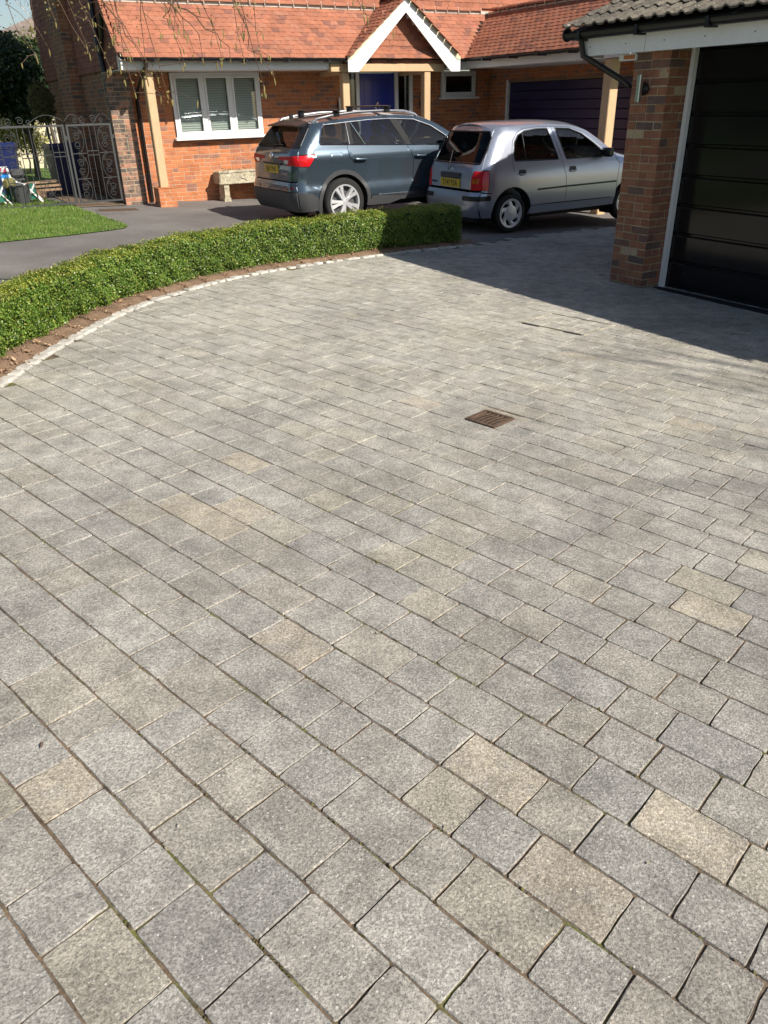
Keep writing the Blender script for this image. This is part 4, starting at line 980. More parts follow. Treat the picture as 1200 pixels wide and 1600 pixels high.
# ================================================================== CARS
def interp(tab):
    xs = [t[0] for t in tab]; ys = [t[1] for t in tab]; n = len(xs); m = []
    for i in range(n):
        if i == 0: m.append((ys[1] - ys[0]) / (xs[1] - xs[0]))
        elif i == n - 1: m.append((ys[-1] - ys[-2]) / (xs[-1] - xs[-2]))
        else:
            a = (ys[i] - ys[i - 1]) / (xs[i] - xs[i - 1]); c = (ys[i + 1] - ys[i]) / (xs[i + 1] - xs[i])
            m.append(0 if a * c <= 0 else 2 * a * c / (a + c))
    def f(x):
        if x <= xs[0]: return ys[0] + m[0] * (x - xs[0]) * .0
        if x >= xs[-1]: return ys[-1]
        i = max(k for k in range(n - 1) if xs[k] <= x); h = xs[i + 1] - xs[i]; t = (x - xs[i]) / h
        return (2 * t ** 3 - 3 * t * t + 1) * ys[i] + (t ** 3 - 2 * t * t + t) * h * m[i] + (-2 * t ** 3 + 3 * t * t) * ys[i + 1] + (t ** 3 - t * t) * h * m[i + 1]
    return f
def arc(cx, cz, r0, a0, a1, n=14): return [(cx + r0 * math.cos(R(a0 + (a1 - a0) * k / n)), cz + r0 * math.sin(R(a0 + (a1 - a0) * k / n))) for k in range(n + 1)]
class Car:
    def __init__(s, root, W2, prof, ze, xr, xf, Rr, Rf, rtop, crown, paint):
        s.root, s.W2, s.Rr, s.Rf, s.rtop, s.crown, s.paint = root, W2, Rr, Rf, rtop, crown, paint
        s.prof, s.ze, s.xr, s.xf = interp(prof), interp(ze), interp(xr), interp(xf)
    def y0(s, z): return s.W2 + s.prof(z)
    def side(s, x, z, off=0.0, sg=-1):
        y = s.y0(z); xr, xf = s.xr(z), s.xf(z)
        if x < xr + s.Rr: y -= s.Rr - math.sqrt(max(0, s.Rr ** 2 - min(s.Rr * .9999, xr + s.Rr - x) ** 2))
        if x > xf - s.Rf: y -= s.Rf - math.sqrt(max(0, s.Rf ** 2 - min(s.Rf * .9999, x - xf + s.Rf) ** 2))
        c = s.ze(x) - .707 * s.rtop
        if z > c: y -= s.rtop - math.sqrt(max(0, s.rtop ** 2 - min(z - c, s.rtop * .999) ** 2))
        return Vector((x, sg * (y + off), z))
    def top(s, x, y, off=0.0):
        z = s.ze(x); ye = max(.05, abs(s.side(x, z).y)); t = min(1.0, abs(y) / ye)
        return Vector((x, y, z + s.crown * (1 - t ** 3.2) + off))
    def ye(s, x): return abs(s.side(x, s.ze(x)).y)
    def rear(s, y, z, off=0.0):
        y0 = s.y0(z); c = s.ze(s.xr(z) + s.Rr) - .707 * s.rtop; a = abs(y) - (y0 - s.Rr); x = s.xr(z)
        if a > 0: x += s.Rr - math.sqrt(max(0, s.Rr ** 2 - min(a, s.Rr * .9999) ** 2))
        x += .035 * (y / y0) ** 2 * 0
        return Vector((x - off, y, z))
    def front(s, y, z, off=0.0):
        y0 = s.y0(z); a = abs(y) - (y0 - s.Rf); x = s.xf(z)
        if a > 0: x -= s.Rf - math.sqrt(max(0, s.Rf ** 2 - min(a, s.Rf * .9999) ** 2))
        return Vector((x + off, y, z))
    def kx(s, z): return s.xr(z) + .293 * s.Rr
    def ky(s, z): return s.y0(z) - .293 * s.Rr
    def panel(s, name, poly, fn, mat, parent=None, gap=.004, grid=.055, flange=.02, off=0.0, holes=()):
        step = grid * .7; ring = []
        n = len(poly)
        for i in range(n):
            a, b = Vector(poly[i]), Vector(poly[(i + 1) % n]); k = max(1, int((b - a).length / step))
            for j in range(k): ring.append(a.lerp(b, j / k))
        area = sum(ring[i].x * ring[(i + 1) % len(ring)].y - ring[(i + 1) % len(ring)].x * ring[i].y for i in range(len(ring)))
        if area < 0: ring.reverse()
        m = len(ring)
        if gap:
            sh = []
            for i in range(m):
                t = ring[(i + 1) % m] - ring[i - 1]
                t = t.normalized() if t.length > 1e-9 else Vector((1, 0)); sh.append(ring[i] + Vector((-t.y, t.x)) * gap)
            ring = sh
        pts = list(ring); edges = [(i, (i + 1) % m) for i in range(m)]; poly2 = [(p.x, p.y) for p in ring]
        hrs = []
        for h in holes:
            hr = []; k0 = len(pts)
            for i in range(len(h)):
                a, b = Vector(h[i]), Vector(h[(i + 1) % len(h)]); k = max(1, int((b - a).length / step))
                for j in range(k): hr.append(a.lerp(b, j / k))
            edges += [(k0 + i, k0 + (i + 1) % len(hr)) for i in range(len(hr))]; pts += hr; hrs.append([(p.x, p.y) for p in hr])
        xs = [p.x for p in ring]; zs = [p.y for p in ring]
        x = min(xs) + grid / 2
        while x < max(xs):
            z = min(zs) + grid / 2
            while z < max(zs):
                if inside((x, z), poly2) and not any(inside((x, z), h) for h in hrs):
                    if min((p - Vector((x, z))).length for p in pts[:m]) > grid * .4: pts.append(Vector((x, z)))
                z += grid
            x += grid
        V, E_, F_, *_ = delaunay_2d_cdt([Vector(p) for p in pts], edges, [], 1, 1e-6)
        b = MB(); P3 = [fn(v.x, v.y, off) for v in V]; fs = []
        for f in F_:
            c = sum((V[i] for i in f), Vector((0, 0))) / len(f)
            if any(inside((c.x, c.y), h) for h in hrs): continue
            fs.append(tuple(f))
        b.add(P3, fs)
        me = b.mesh(name); bm = bmesh.new(); bm.from_mesh(me); bmesh.ops.recalc_face_normals(bm, faces=bm.faces)
        # outward = away from the car's centre line at mid height
        d = sum((f.normal.dot(f.calc_center_median() - Vector((min(max(f.calc_center_median().x, .2), 2.2), 0, .7))) * f.calc_area() for f in bm.faces), 0.0)
        if d < 0: bmesh.ops.reverse_faces(bm, faces=bm.faces)
        if flange:
            loops = [poly2] + hrs
            for L in loops:
                vo = [bm.verts.new(fn(p[0], p[1], off)) for p in L]; vi = [bm.verts.new(fn(p[0], p[1], off - flange)) for p in L]
                for i in range(len(L)):
                    j = (i + 1) % len(L)
                    try: bm.faces.new((vo[i], vi[i], vi[j], vo[j]))
                    except ValueError: pass
        for f in bm.faces: f.smooth = True
        bm.to_mesh(me); bm.free()
        o = link(name, me, mat, parent or s.root); return o
    def strip(s, name, pts, fn, rad, mat, parent=None, off=.004, n=6):
        b = MB(); b.tube([fn(p[0], p[1], off) for p in pts], rad, n); return b.build(name, mat, parent or s.root, True)
def dens(pts, st=.04):
    out = []
    for a, b in zip(pts, pts[1:]):
        a, b = Vector(a), Vector(b); k = max(1, int((b - a).length / st)); out += [tuple(a.lerp(b, j / k)) for j in range(k)]
    return out + [tuple(pts[-1])]
def wheel(root, x, y, r, rim, w, sg, style, steer=0):
    """one wheel; sg -1 for the right side (outer face towards -y)"""
    e = empty('wheel'); e.parent = root; e.location = (x, y, r); e.rotation_euler = (0, random.uniform(0, 1), steer)
    s = sg
    t = MB(); t.lathe([(rim - .01, -w * .42), (rim + .01, -w * .5), (r - .035, -w * .5), (r - .008, -w * .40), (r, -w * .2), (r, w * .2), (r - .008, w * .40), (r - .035, w * .5), (rim + .01, w * .5), (rim - .01, w * .42), (rim - .01, -w * .42)], 40)
    for k in range(3): t.lathe([(r + .0008, (-.25 + .25 * k) * w - .004), (r + .0008, (-.25 + .25 * k) * w + .004)], 40)
    t.build('tyre', M['tyre'], e, True)
    o = s * w * .46
    b = MB(); b.lathe([(rim - .012, -s * w * .3), (rim - .022, o * .6), (rim - .020, o), (rim + .008, o * 1.04), (rim + .010, o * .98)], 40); b.build('rim', M['alloy'] if style == 'suv' else M['hubcap'], e, True)
    b = MB(); b.lathe([(0, o * .25), (rim - .02, o * .25)], 28); b.lathe([(0, o * .30), (rim * .62, o * .30), (rim * .62, o * .2)], 28); b.build('brake_disc', M['matt_black'] if style != 'suv' else M['grey_pot'], e, True)
    if style == 'suv':
        for k in range(5):
            b = MB(); a0 = 2 * math.pi * k / 5
            for da in (-.24, .24):
                a = a0 + da * .8; dr = Vector((math.cos(a0 + da * .25), 0, math.sin(a0 + da * .25))); de = Vector((math.cos(a), 0, math.sin(a))); tn = Vector((-math.sin(a), 0, math.cos(a)))
                p0 = dr * rim * .16; p1 = de * (rim - .014); vs = []
                for (p, hw_, y1) in ((p0, .030, o * .95), ((p0 + p1) / 2, .024, o * .90), (p1, .038, o * .98)):
                    for (q, yy) in ((-hw_, y1 - s * .05), (-hw_ * .8, y1), (hw_ * .8, y1 + s * .006), (hw_, y1 - s * .05)): vs.append(p + tn * q + Vector((0, yy, 0)))
                b.add(vs, [(i * 4 + j, i * 4 + (j + 1) % 4, i * 4 + 4 + (j + 1) % 4, i * 4 + 4 + j) for i in range(2) for j in range(4)])
            b.build('spoke', M['alloy'], e, True)
        b = MB(); b.lathe([(0, o * .98), (.03, o * .98), (.055, o * .92), (.06, o * .7)], 20); b.build('hub_cap', M['alloy'], e, True)
        for k in range(5):
            a = 2 * math.pi * (k + .5) / 5; b = MB(); b.lathe([(0, o * .90), (.008, o * .90), (.009, o * .7)], 8, 'Y', (.045 * math.cos(a), 0, .045 * math.sin(a))); b.build('wheel_bolt', M['black'], e)
    else:
        b = MB(); b.lathe([(0, o * 1.0), (rim * .45, o * .99), (rim * .56, o * .93), (rim * .57, o * .8)], 32); b.lathe([(rim * .86, o * .85), (rim * .88, o * .96), (rim + .002, o)], 32); b.build('wheel_trim', M['hubcap'], e, True)
        for k in range(6):
            b = MB(); a = 2 * math.pi * k / 6; vs = []
            for (rr, aa, hw_) in ((rim * .52, 0, .34), (rim * .70, .20, .26), (rim * .88, .46, .34)):
                for (q, yy) in ((-hw_, .90), (-hw_ * .8, .95), (hw_ * .8, .95), (hw_, .90)): vs.append((rr * math.cos(a + aa + q), o * yy, rr * math.sin(a + aa + q)))
            b.add(vs, [(i * 4 + j, i * 4 + j + 1, i * 4 + 5 + j, i * 4 + 4 + j) for i in range(2) for j in range(3)]); b.build('spoke', M['hubcap'], e, True)
        b = MB(); b.lathe([(0, o * 1.02), (.018, o * 1.02), (.022, o * .98)], 16); b.build('hub_cap', M['hubcap'], e, True)
    return e
def text(name, body, size, mat, parent, mtx, ext=.001, sx=1.0):
    cu = bpy.data.curves.new(name, 'FONT'); cu.body = body; cu.size = size; cu.extrude = ext; cu.align_x = 'CENTER'; cu.align_y = 'CENTER'
    t = bpy.data.objects.new(name, cu); COL.objects.link(t); me = bpy.data.meshes.new_from_object(t.evaluated_get(bpy.context.evaluated_depsgraph_get())); bpy.data.objects.remove(t)
    o = link(name, me, mat, parent); o.matrix_local = mtx @ Matrix.Diagonal((sx, 1, 1, 1)); return o
def rear_text_m(x, y, z):
    """text facing -x (seen from behind the car): text right = -y, up = z"""
    return Matrix(((0, 0, -1, x), (-1, 0, 0, y), (0, 1, 0, z), (0, 0, 0, 1)))
def seats(root, rows, W, zf, mat, head=.0):
    for (x, ys) in rows:
        for (y, hw_) in ys:
            b = MB(); b.cbox(x, x + .50, y - hw_, y + hw_, zf, zf + .17, .05)
            Mx = Matrix.Translation((x + .06, 0, zf + .1)) @ Matrix.Rotation(R(-14), 4, 'Y'); b.cbox(-.09, .05, y - hw_, y + hw_, 0, .62, .05, M=Mx)
            b.cbox(-.05, .04, y - min(hw_, .14), y + min(hw_, .14), .64, .84, .04, M=Mx); b.build('seat', mat, root, True)
# ---------------------------------------------------------------- blue-grey SUV
sux, suy = -.956, 14.0
suv = empty('parked_suv', 'blue grey SUV with roof bars parked in front of the house', 'car', matrix=Matrix.Translation((sux, suy, gz(sux, suy) - .016)) @ Matrix.Rotation(R(30.3), 4, 'Z'))
c = Car(suv, .925, [(.15, -.08), (.30, -.035), (.42, -.010), (.54, .0), (.58, -.004), (.64, -.030), (.80, -.024), (.96, -.006), (1.035, .004), (1.06, -.014), (1.12, -.034), (1.22, -.065), (1.56, -.215), (1.7, -.28)],
    [(-.75, 1.40), (-.6, 1.455), (-.3, 1.508), (.1, 1.545), (.6, 1.575), (1.1, 1.580), (1.5, 1.552), (1.8, 1.468), (2.12, 1.300), (2.36, 1.155), (2.55, 1.100), (2.9, 1.065), (3.3, .985), (3.62, .85)],
    [(.20, -.77), (.34, -.845), (.50, -.875), (.66, -.865), (.70, -.845), (.88, -.835), (.92, -.815), (1.02, -.825), (1.10, -.805), (1.17, -.765), (1.30, -.66), (1.46, -.525), (1.56, -.43)],
    [(.20, 3.55), (.4, 3.68), (.7, 3.70), (.85, 3.62), (1.0, 3.5)], .24, .42, .11, .065, M['suv_paint'])
RW = .362; WB = 2.72; P = M['suv_paint']; CL = M['cladding']
zb = lambda x: 1.212 - .040 * (x + .37)
DLO_T = [(-.235, 1.478), (.15, 1.503), (.6, 1.528), (1.0, 1.534), (1.42, 1.512), (1.73, 1.412), (1.98, 1.262), (2.06, 1.205)]
def roofline(x0, x1, n=20): return [(x0 + (x1 - x0) * k / n, c.ze(x0 + (x1 - x0) * k / n)) for k in range(n + 1)]
def creaseR(z0, z1, n=10): return [(c.kx(z0 + (z1 - z0) * k / n), z0 + (z1 - z0) * k / n) for k in range(n + 1)]
ztop_r = 1.472
xs_r = c.kx(ztop_r)
lamp = [(-.60, .915), (-.475, 1.085), (-.60, 1.078), (c.kx(1.07), 1.07), (c.kx(1.0), 1.0), (c.kx(.93), .915)]
lampR = [(-c.ky(1.07), 1.07), (-.30, 1.045), (-.26, 1.015), (-.45, .985), (-.56, .925), (-c.ky(.92), .917), (-c.ky(1.0), 1.0)]
for sg in (-1, 1):
    S = lambda x, z, off=0.0, sg=sg: c.side(x, z, off, sg)
    rdr = [(.095, zb(.095)), (.10, 1.04), (.175, .95), (.39, .69)]
    a_in = arc(0, RW, .475, math.degrees(math.atan2(.69 - RW, .39)), 155, 16)
    quarter = creaseR(.915, ztop_r) + [(-.50, c.ze(-.50)), (-.40, c.ze(-.40))] + roofline(-.40, .12, 8)[1:] + [(.12, 1.5)] + [(-.235, 1.478), (-.30, 1.44), (-.385, 1.235), (-.36, zb(-.36)), (.095, zb(.095))] + rdr[1:] + a_in[1:] + [(c.kx(.68), .68)]
    quarter = [(x, z) for x, z in quarter]
    c.panel('rear_quarter', creaseR(1.075, ztop_r) + [(-.42, c.ze(-.42))] + roofline(-.42, .12, 8)[1:] + [(.12, 1.503), (-.235, 1.478), (-.30, 1.43), (-.385, 1.24), (-.36, zb(-.36)), (.095, zb(.095))] + rdr[1:] + a_in[1:] + [(c.kx(.69), .69), (c.kx(.8), .8), (c.kx(.912), .912), (-.60, .912), (-.472, 1.088), (-.6, 1.081)], S, P)
    c.panel('tail_lamp', lamp, S, M['lamp_red'], gap=.002, off=.004)
    c.panel('fuel_flap', [(-.21, .955), (-.03, .95), (-.015, 1.085), (-.22, 1.09)], S, P, gap=0, off=.0035, flange=.004) if sg < 0 else None
    ga = math.degrees(math.asin((.40 - RW) / .475))
    c.panel('rear_door', [(.095, zb(.095)), (1.20, zb(1.2)), (1.31, .93), (1.32, .43), (.52, .43)] + arc(0, RW, .475, math.degrees(math.atan2(.43 - RW, .50)), math.degrees(math.atan2(.69 - RW, .39)), 6) + rdr[1:3][::-1], S, P)
    c.panel('front_door', [(1.20, zb(1.2)), (2.02, zb(2.02)), (2.22, 1.02), (2.25, .43), (1.32, .43), (1.31, .93)], S, P)
    c.panel('front_wing', [(2.02, zb(2.02)), (2.12, zb(2.1) + .01)] + [(x, c.ze(x)) for x in (2.36, 2.45, 2.55, 2.7, 2.9, 3.1, 3.25)] + [(3.42, .90), (3.44, .62)] + arc(WB, RW, .475, 33, 172, 14) + [(2.25, .43), (2.22, 1.02)], S, P)
    c.panel('roof_side', roofline(.12, 2.34, 40) + [(2.10, zb(2.1) + .012)] + DLO_T[::-1][:-1] + [(.12, 1.503)], S, P, gap=.001)
    # glazing
    gl = M['car_glass']
    c.panel('quarter_glass', [(-.365, zb(-.36) + .008), (-.38, 1.24), (-.295, 1.425), (-.23, 1.468), (.145, 1.492), (.13, zb(.13) + .008)], S, gl, off=-.008, gap=.004, flange=0)
    c.panel('rear_door_glass', [(.43, zb(.43) + .008), (.245, 1.50), (.6, 1.518), (.97, 1.524), (1.19, zb(1.19) + .008)], S, gl, off=-.008, gap=.004, flange=0)
    c.panel('quarter_light', [(.215, zb(.215) + .008), (.225, 1.497), (.245, 1.497), (.42, zb(.42) + .008)], S, gl, off=-.008, gap=.003, flange=0)
    c.panel('front_door_glass', [(1.30, zb(1.3) + .008), (1.115, 1.518), (1.40, 1.503), (1.70, 1.412), (1.93, 1.272), (2.03, 1.20), (1.99, zb(1.99) + .01)], S, gl, off=-.008, gap=.004, flange=0)
    for pl_ in ([(.13, zb(.13)), (.145, 1.497), (.225, 1.500), (.215, zb(.215))], [(1.19, zb(1.19)), (.97, 1.528), (1.115, 1.524), (1.30, zb(1.3))], [(1.99, zb(1.99)), (2.03, 1.20), (2.10, zb(2.1) + .012), (2.02, zb(2.02))]):
        c.panel('pillar_trim', pl_, S, M['matt_black'], off=-.004, gap=0, flange=.01)
    c.strip('chrome_trim', dens([(-.365, zb(-.36)), (2.03, zb(2.03))], .1), S, .009, M['chrome']); c.strip('chrome_trim', dens([(-.365, zb(-.36)), (-.385, 1.24), (-.30, 1.43), (-.235, 1.478)] + DLO_T[1:], .08), S, .0075, M['chrome'])
    c.strip('window_divider', dens([(.42, zb(.42)), (.238, 1.50)], .08), S, .008, M['chrome']); c.strip('window_divider', dens([(.137, zb(.137)), (.150, 1.50)], .08), S, .007, M['chrome'])
    # cladding
    c.panel('sill_cladding', [(.50, .43)] + [(1.0, .43), (2.25, .43)] + [(2.28, .30), (1.6, .33), (1.05, .33), (.85, .275), (.44, .275)], S, CL, off=.012)
    c.panel('sill_flash', [(.62, .435), (1.0, .40), (2.2, .40), (2.2, .43), (1.0, .435)], S, M['silver'], off=.016, gap=0)
    for (xc, ang0, ang1, nm) in ((0, 10, 190, 'arch'), (WB, -8, 172, 'arch')):
        c.panel('wheel_arch_trim', arc(xc, RW, .478, ang0 - 20, ang1 + 8, 24) + arc(xc, RW, .415, ang1 + 8, ang0 - 20, 24), S, CL, off=.016, gap=0)
        b = MB(); vs = []
        for k in range(21):
            a = R(-25 + 230 * k / 20)
            for yy in (.90, .62): vs.append((xc + .42 * math.cos(a), sg * yy, RW + .42 * math.sin(a)))
        b.add(vs, [(2 * k, 2 * k + 1, 2 * k + 3, 2 * k + 2) for k in range(20)]); b.build('arch_liner', M['matt_black'], suv)
    c.panel('bumper_side', [(c.kx(.69), .69)] + arc(0, RW, .478, 137, 184, 8) + [(-.48, .345), (c.kx(.345), .345), (c.kx(.5), .5), (c.kx(.6), .6)], S, P, holes=[])
    c.panel('bumper_skirt_side', [(-.475, .345), (-.45, .27), (c.kx(.25), .25), (c.kx(.30), .30), (c.kx(.5), .55), (-.60, .53), (-.48, .46)], S, CL, off=.010, gap=0)
    wheel(suv, 0, sg * .80, RW, .262, .235, sg, 'suv'); wheel(suv, WB, sg * .80, RW, .262, .235, sg, 'suv')
    # inner shell, handles, mirror, rails
    c.panel('inner_shell', [(-.55, 1.0), (-.36, zb(-.36) - .01), (2.0, zb(2) - .01), (2.3, 1.0), (2.25, .40), (.5, .40)] + arc(0, RW, .50, 10, 140, 10) + [(-.5, .7)], S, M['matt_black'], off=-.03, gap=0, flange=0)
    for hx in (.30, 1.44):
        b = MB(); b.tube([c.side(hx - .11, .985, .006, sg), c.side(hx - .09, .985, .035, sg), c.side(hx, .98, .042, sg), c.side(hx + .09, .975, .035, sg), c.side(hx + .11, .975, .006, sg)], [.012, .017, .018, .017, .012], 8); h = b.build('door_handle', P, suv, True)
        c.panel('handle_recess', [(hx + .085 * math.cos(R(a)), .975 + .033 * math.sin(R(a))) for a in range(0, 360, 30)], S, M['black'], parent=h, off=.003, gap=0, flange=0); 
    m0 = c.side(2.0, zb(2) + .03, 0, sg)
    b = MB(); b.cbox(-.10, .09, -.11, .11, -.075, .085, .035, M=Matrix.Translation(m0 + Vector((-.02, sg * .15, .02)))); mr = b.build('door_mirror', P, suv, True)
    b = MB(); b.cbox(-.06, .08, -.115, .115, -.10, -.05, .02, M=Matrix.Translation(m0 + Vector((-.02, sg * .145, .02)))); b.tube([m0, m0 + Vector((0, sg * .08, -.05))], .03, 8); b.build('mirror_base', M['black'], mr, True)
    b = MB(); rp = [(-.42, -.035), (-.30, .04), (-.05, .055), (.4, .06), (.9, .058), (1.3, .052), (1.5, .03), (1.6, -.02)]
    b.tube([Vector((x, sg * (c.ye(x) - .045), c.ze(x) + h + .01)) for x, h in rp], [.014] + [.019] * 6 + [.012], 8); b.build('roof_rail', M['silver'], suv, True)
for bx_ in (.05, .98):
    zz = c.ze(bx_) + .13; e = empty('roof_bar'); e.parent = suv; b = MB(); y1 = c.ye(bx_) + .04
    vs = []
    for yy in (-y1, y1):
        for k in range(10):
            a = 2 * math.pi * k / 10; vs.append((bx_ + .040 * math.cos(a), yy, zz + .014 * math.sin(a)))
    b.add(vs, [(k, (k + 1) % 10, 10 + (k + 1) % 10, 10 + k) for k in range(10)] + [tuple(range(10)), tuple(range(10, 20))]); b.build('bar', M['black'], e, True)
    for sg in (-1, 1): b = MB(); b.cbox(bx_ - .05, bx_ + .05, sg * (c.ye(bx_) - .05) - .04, sg * (c.ye(bx_) - .05) + .04, zz - .09, zz - .008, .012); b.build('foot', M['black'], e, True)
T3 = lambda x, y, off=0.0: c.top(x, y, off)
def plan(x0, x1, n=14, ins=0.0): 
    xs = [x0 + (x1 - x0) * k / n for k in range(n + 1)]; return [(x, c.ye(x) - ins) for x in xs] + [(x, -c.ye(x) + ins) for x in xs[::-1]]
c.panel('roof', plan(-.42, 1.50), T3, P, gap=.001, grid=.09)
c.panel('windscreen', plan(1.50, 2.42, 10, .03), T3, M['car_glass'], gap=.003, flange=0, off=-.004)
c.panel('bonnet', plan(2.46, 3.35, 10), T3, P, gap=.004)
RR = lambda y, z, off=0.0: c.rear(y, z, off)
def rpoly(z0, z1, n=8, ins=0.0):
    zs = [z0 + (z1 - z0) * k / n for k in range(n + 1)]; return [(c.ky(z) - ins, z) for z in zs] + [(-c.ky(z) + ins, z) for z in zs[::-1]]
c.panel('tailgate', rpoly(.70, 1.17), RR, P)
c.panel('rear_window', [(-.62, 1.185), (.62, 1.185), (.60, 1.30), (.52, 1.455), (-.52, 1.455), (-.60, 1.30)], RR, M['car_glass_dark'], gap=0, flange=0, off=.003)
c.panel('rear_window_frame', rpoly(1.17, 1.472), RR, M['black'], gap=.002, holes=[[(-.62, 1.185), (.62, 1.185), (.60, 1.30), (.52, 1.455), (-.52, 1.455), (-.60, 1.30)]])
b = MB(); sp = []
for y in (-.57, -.3, 0, .3, .57):
    k = 1 - (y / .57) ** 2 * .35
    sp += [(-.38, y, 1.552 - (1 - k) * .07), (-.575 - .04 * k, y, 1.492 - (1 - k) * .05), (-.57 - .04 * k, y, 1.470 - (1 - k) * .05), (-.44, y, 1.46)]
b.add(sp, [(i * 4 + j, i * 4 + (j + 1) % 4, i * 4 + 4 + (j + 1) % 4, i * 4 + 4 + j) for i in range(4) for j in range(4)] + [(0, 1, 2, 3), (16, 17, 18, 19)]); b.build('spoiler', M['black'], suv, True)
c.panel('rear_bumper', rpoly(.55, .69), RR, P); c.panel('bumper_skirt', rpoly(.25, .55), RR, CL, off=.010)
for sg in (-1, 1):
    c.panel('lamp_inner', [(sg * -y, z) for y, z in lampR], RR, M['lamp_inner'], gap=.002, off=.006)
    c.panel('lamp_core', [(sg * y, z) for y, z in [(.48, .96), (.60, .945), (.66, 1.0), (.50, 1.005)]], RR, M['lamp_clear'], gap=0, off=.010, flange=0)
    c.panel('reflector', [(sg * y, z) for y, z in [(.45, .575), (.78, .59), (.80, .625), (.46, .615)]], RR, M['lamp_dark'], gap=0, off=.006)
pl_ = MB(); pl_.cbox(-.847, -.834, -.26, .26, .80, .915, .003); npl = pl_.build('number_plate', M['plate'], suv)
text('plate_text', 'EJ67 YHU', .105, M['plate_ink'], npl, rear_text_m(-.849, 0, .857), .0008, .92)
text('model_badge', 'KODIAQ', .055, M['chrome'], suv, rear_text_m(-.844, -.50, .80), .002)
b = MB(); b.lathe([(0, -.02), (.042, -.018), (.048, -.006), (.048, .02)], 18, 'X', (-.822, 0, 1.05)); b.build('badge', M['chrome'], suv, True)
b = MB(); b.tube([(-.785, .05, 1.175), (-.755, -.1, 1.21), (-.75, -.3, 1.212)], .010, 6); b.build('rear_wiper', M['black'], suv, True)
b = MB(); b.cbox(-.838, -.80, -.36, .36, .925, .952, .008); b.build('tailgate_recess', M['black'], suv)
FF = lambda y, z, off=0.0: c.front(y, z, off)
kyf = lambda z: c.y0(z) - .293 * c.Rf
def fpoly(z0, z1, n=6):
    zs = [z0 + (z1 - z0) * k / n for k in range(n + 1)]; return [(kyf(z), z) for z in zs] + [(-kyf(z), z) for z in zs[::-1]]
c.panel('front_bumper', fpoly(.25, .62), FF, P); c.panel('grille', fpoly(.62, .84), FF, M['black'])
for sg in (-1, 1):
    c.panel('headlamp', [(sg * y, z) for y, z in [(.42, .70), (.76, .72), (.76, .84), (.42, .80)]], FF, M['lamp_clear'], off=.012, gap=0)
    c.panel('bumper_corner', [(3.44, .62), (3.42, .88), (c.xf(.84) - .293 * c.Rf, .84), (c.xf(.6) - .293 * c.Rf, .6), (c.xf(.25) - .293 * c.Rf, .25), (3.10, .25)], lambda x, z, off=0.0, sg=sg: c.side(x, z, off, sg), P)
b = MB(); b.box(-.74, 3.4, -.72, .72, .24, .33); b.build('underbody', M['matt_black'], suv)
b = MB(); b.box(-.45, 2.3, -.78, .78, .42, .50); b.cbox(1.75, 2.25, -.74, .74, .75, 1.06, .06); b.build('cabin_floor', M['matt_black'], suv)
seats(suv, [(1.05, [(-.38, .24), (.38, .24)]), (.15, [(-.46, .22), (0, .2), (.46, .22)])], 0, .58, M['seat'])
b = MB(); b.tube([(1.72 + .02 * math.cos(a) - .06 * math.sin(a), -.38 + .18 * math.cos(a), 1.02 + .17 * math.sin(a)) for a in [2 * math.pi * k / 20 for k in range(20)]], .014, 6, closed=True); b.build('steering_wheel', M['black'], suv, True)
b = MB(); b.cbox(1.50, 1.53, -.12, .12, 1.40, 1.47, .01); b.build('interior_mirror', M['black'], suv)
b = MB(); b.cbox(-.46, -.40, -.02, .02, 1.56, 1.63, .006); b.build('roof_aerial', M['black'], suv)

# ---------------------------------------------------------------- silver hatchback
mx_, my_ = 1.766, 13.335
mic = empty('parked_hatchback', 'small lilac silver five door hatchback parked beside the hedge end', 'car', matrix=Matrix.Translation((mx_, my_, gz(mx_, my_) - .016 + .01)) @ Matrix.Rotation(R(28), 4, 'Z') @ Matrix.Translation((-.05, 0, 0)))
c = Car(mic, .815, [(.15, -.07), (.28, -.035), (.40, -.010), (.58, .0), (.76, -.006), (.90, -.026), (1.0, -.050), (1.45, -.180), (1.6, -.24)],
    [(-.5, 1.39), (-.35, 1.445), (-.1, 1.480), (.25, 1.492), (.7, 1.495), (1.15, 1.472), (1.45, 1.412), (1.72, 1.280), (1.97, 1.125), (2.12, 1.035), (2.3, .990), (2.6, .925), (2.9, .83), (3.08, .72)],
    [(.18, -.55), (.26, -.62), (.40, -.665), (.55, -.66), (.595, -.63), (.64, -.615), (.80, -.61), (.92, -.59), (1.0, -.555), (1.2, -.45), (1.42, -.32), (1.5, -.26)],
    [(.18, 3.0), (.35, 3.12), (.6, 3.14), (.75, 3.07), (.9, 2.95)], .26, .42, .15, .066, M['micra_paint'])
RW = .285; WB = 2.40; P = M['micra_paint']
ztop_r = 1.455
lamp = [(c.kx(.67), .64), (-.455, .635), (-.435, .91), (c.kx(.9) + .02, .905), (c.kx(.8), .8)]
RWIN = [(.045, 1.02), (.035, 1.12), (.065, 1.27), (.14, 1.365), (.27, 1.415), (.5, 1.438), (.715, 1.440), (.885, 1.005)]
FWIN = [(.865, 1.438), (1.15, 1.422), (1.38, 1.345), (1.60, 1.215), (1.74, 1.120), (1.80, 1.005), (1.045, 1.003)]
def roofline(x0, x1, n=20): return [(x0 + (x1 - x0) * k / n, c.ze(x0 + (x1 - x0) * k / n)) for k in range(n + 1)]
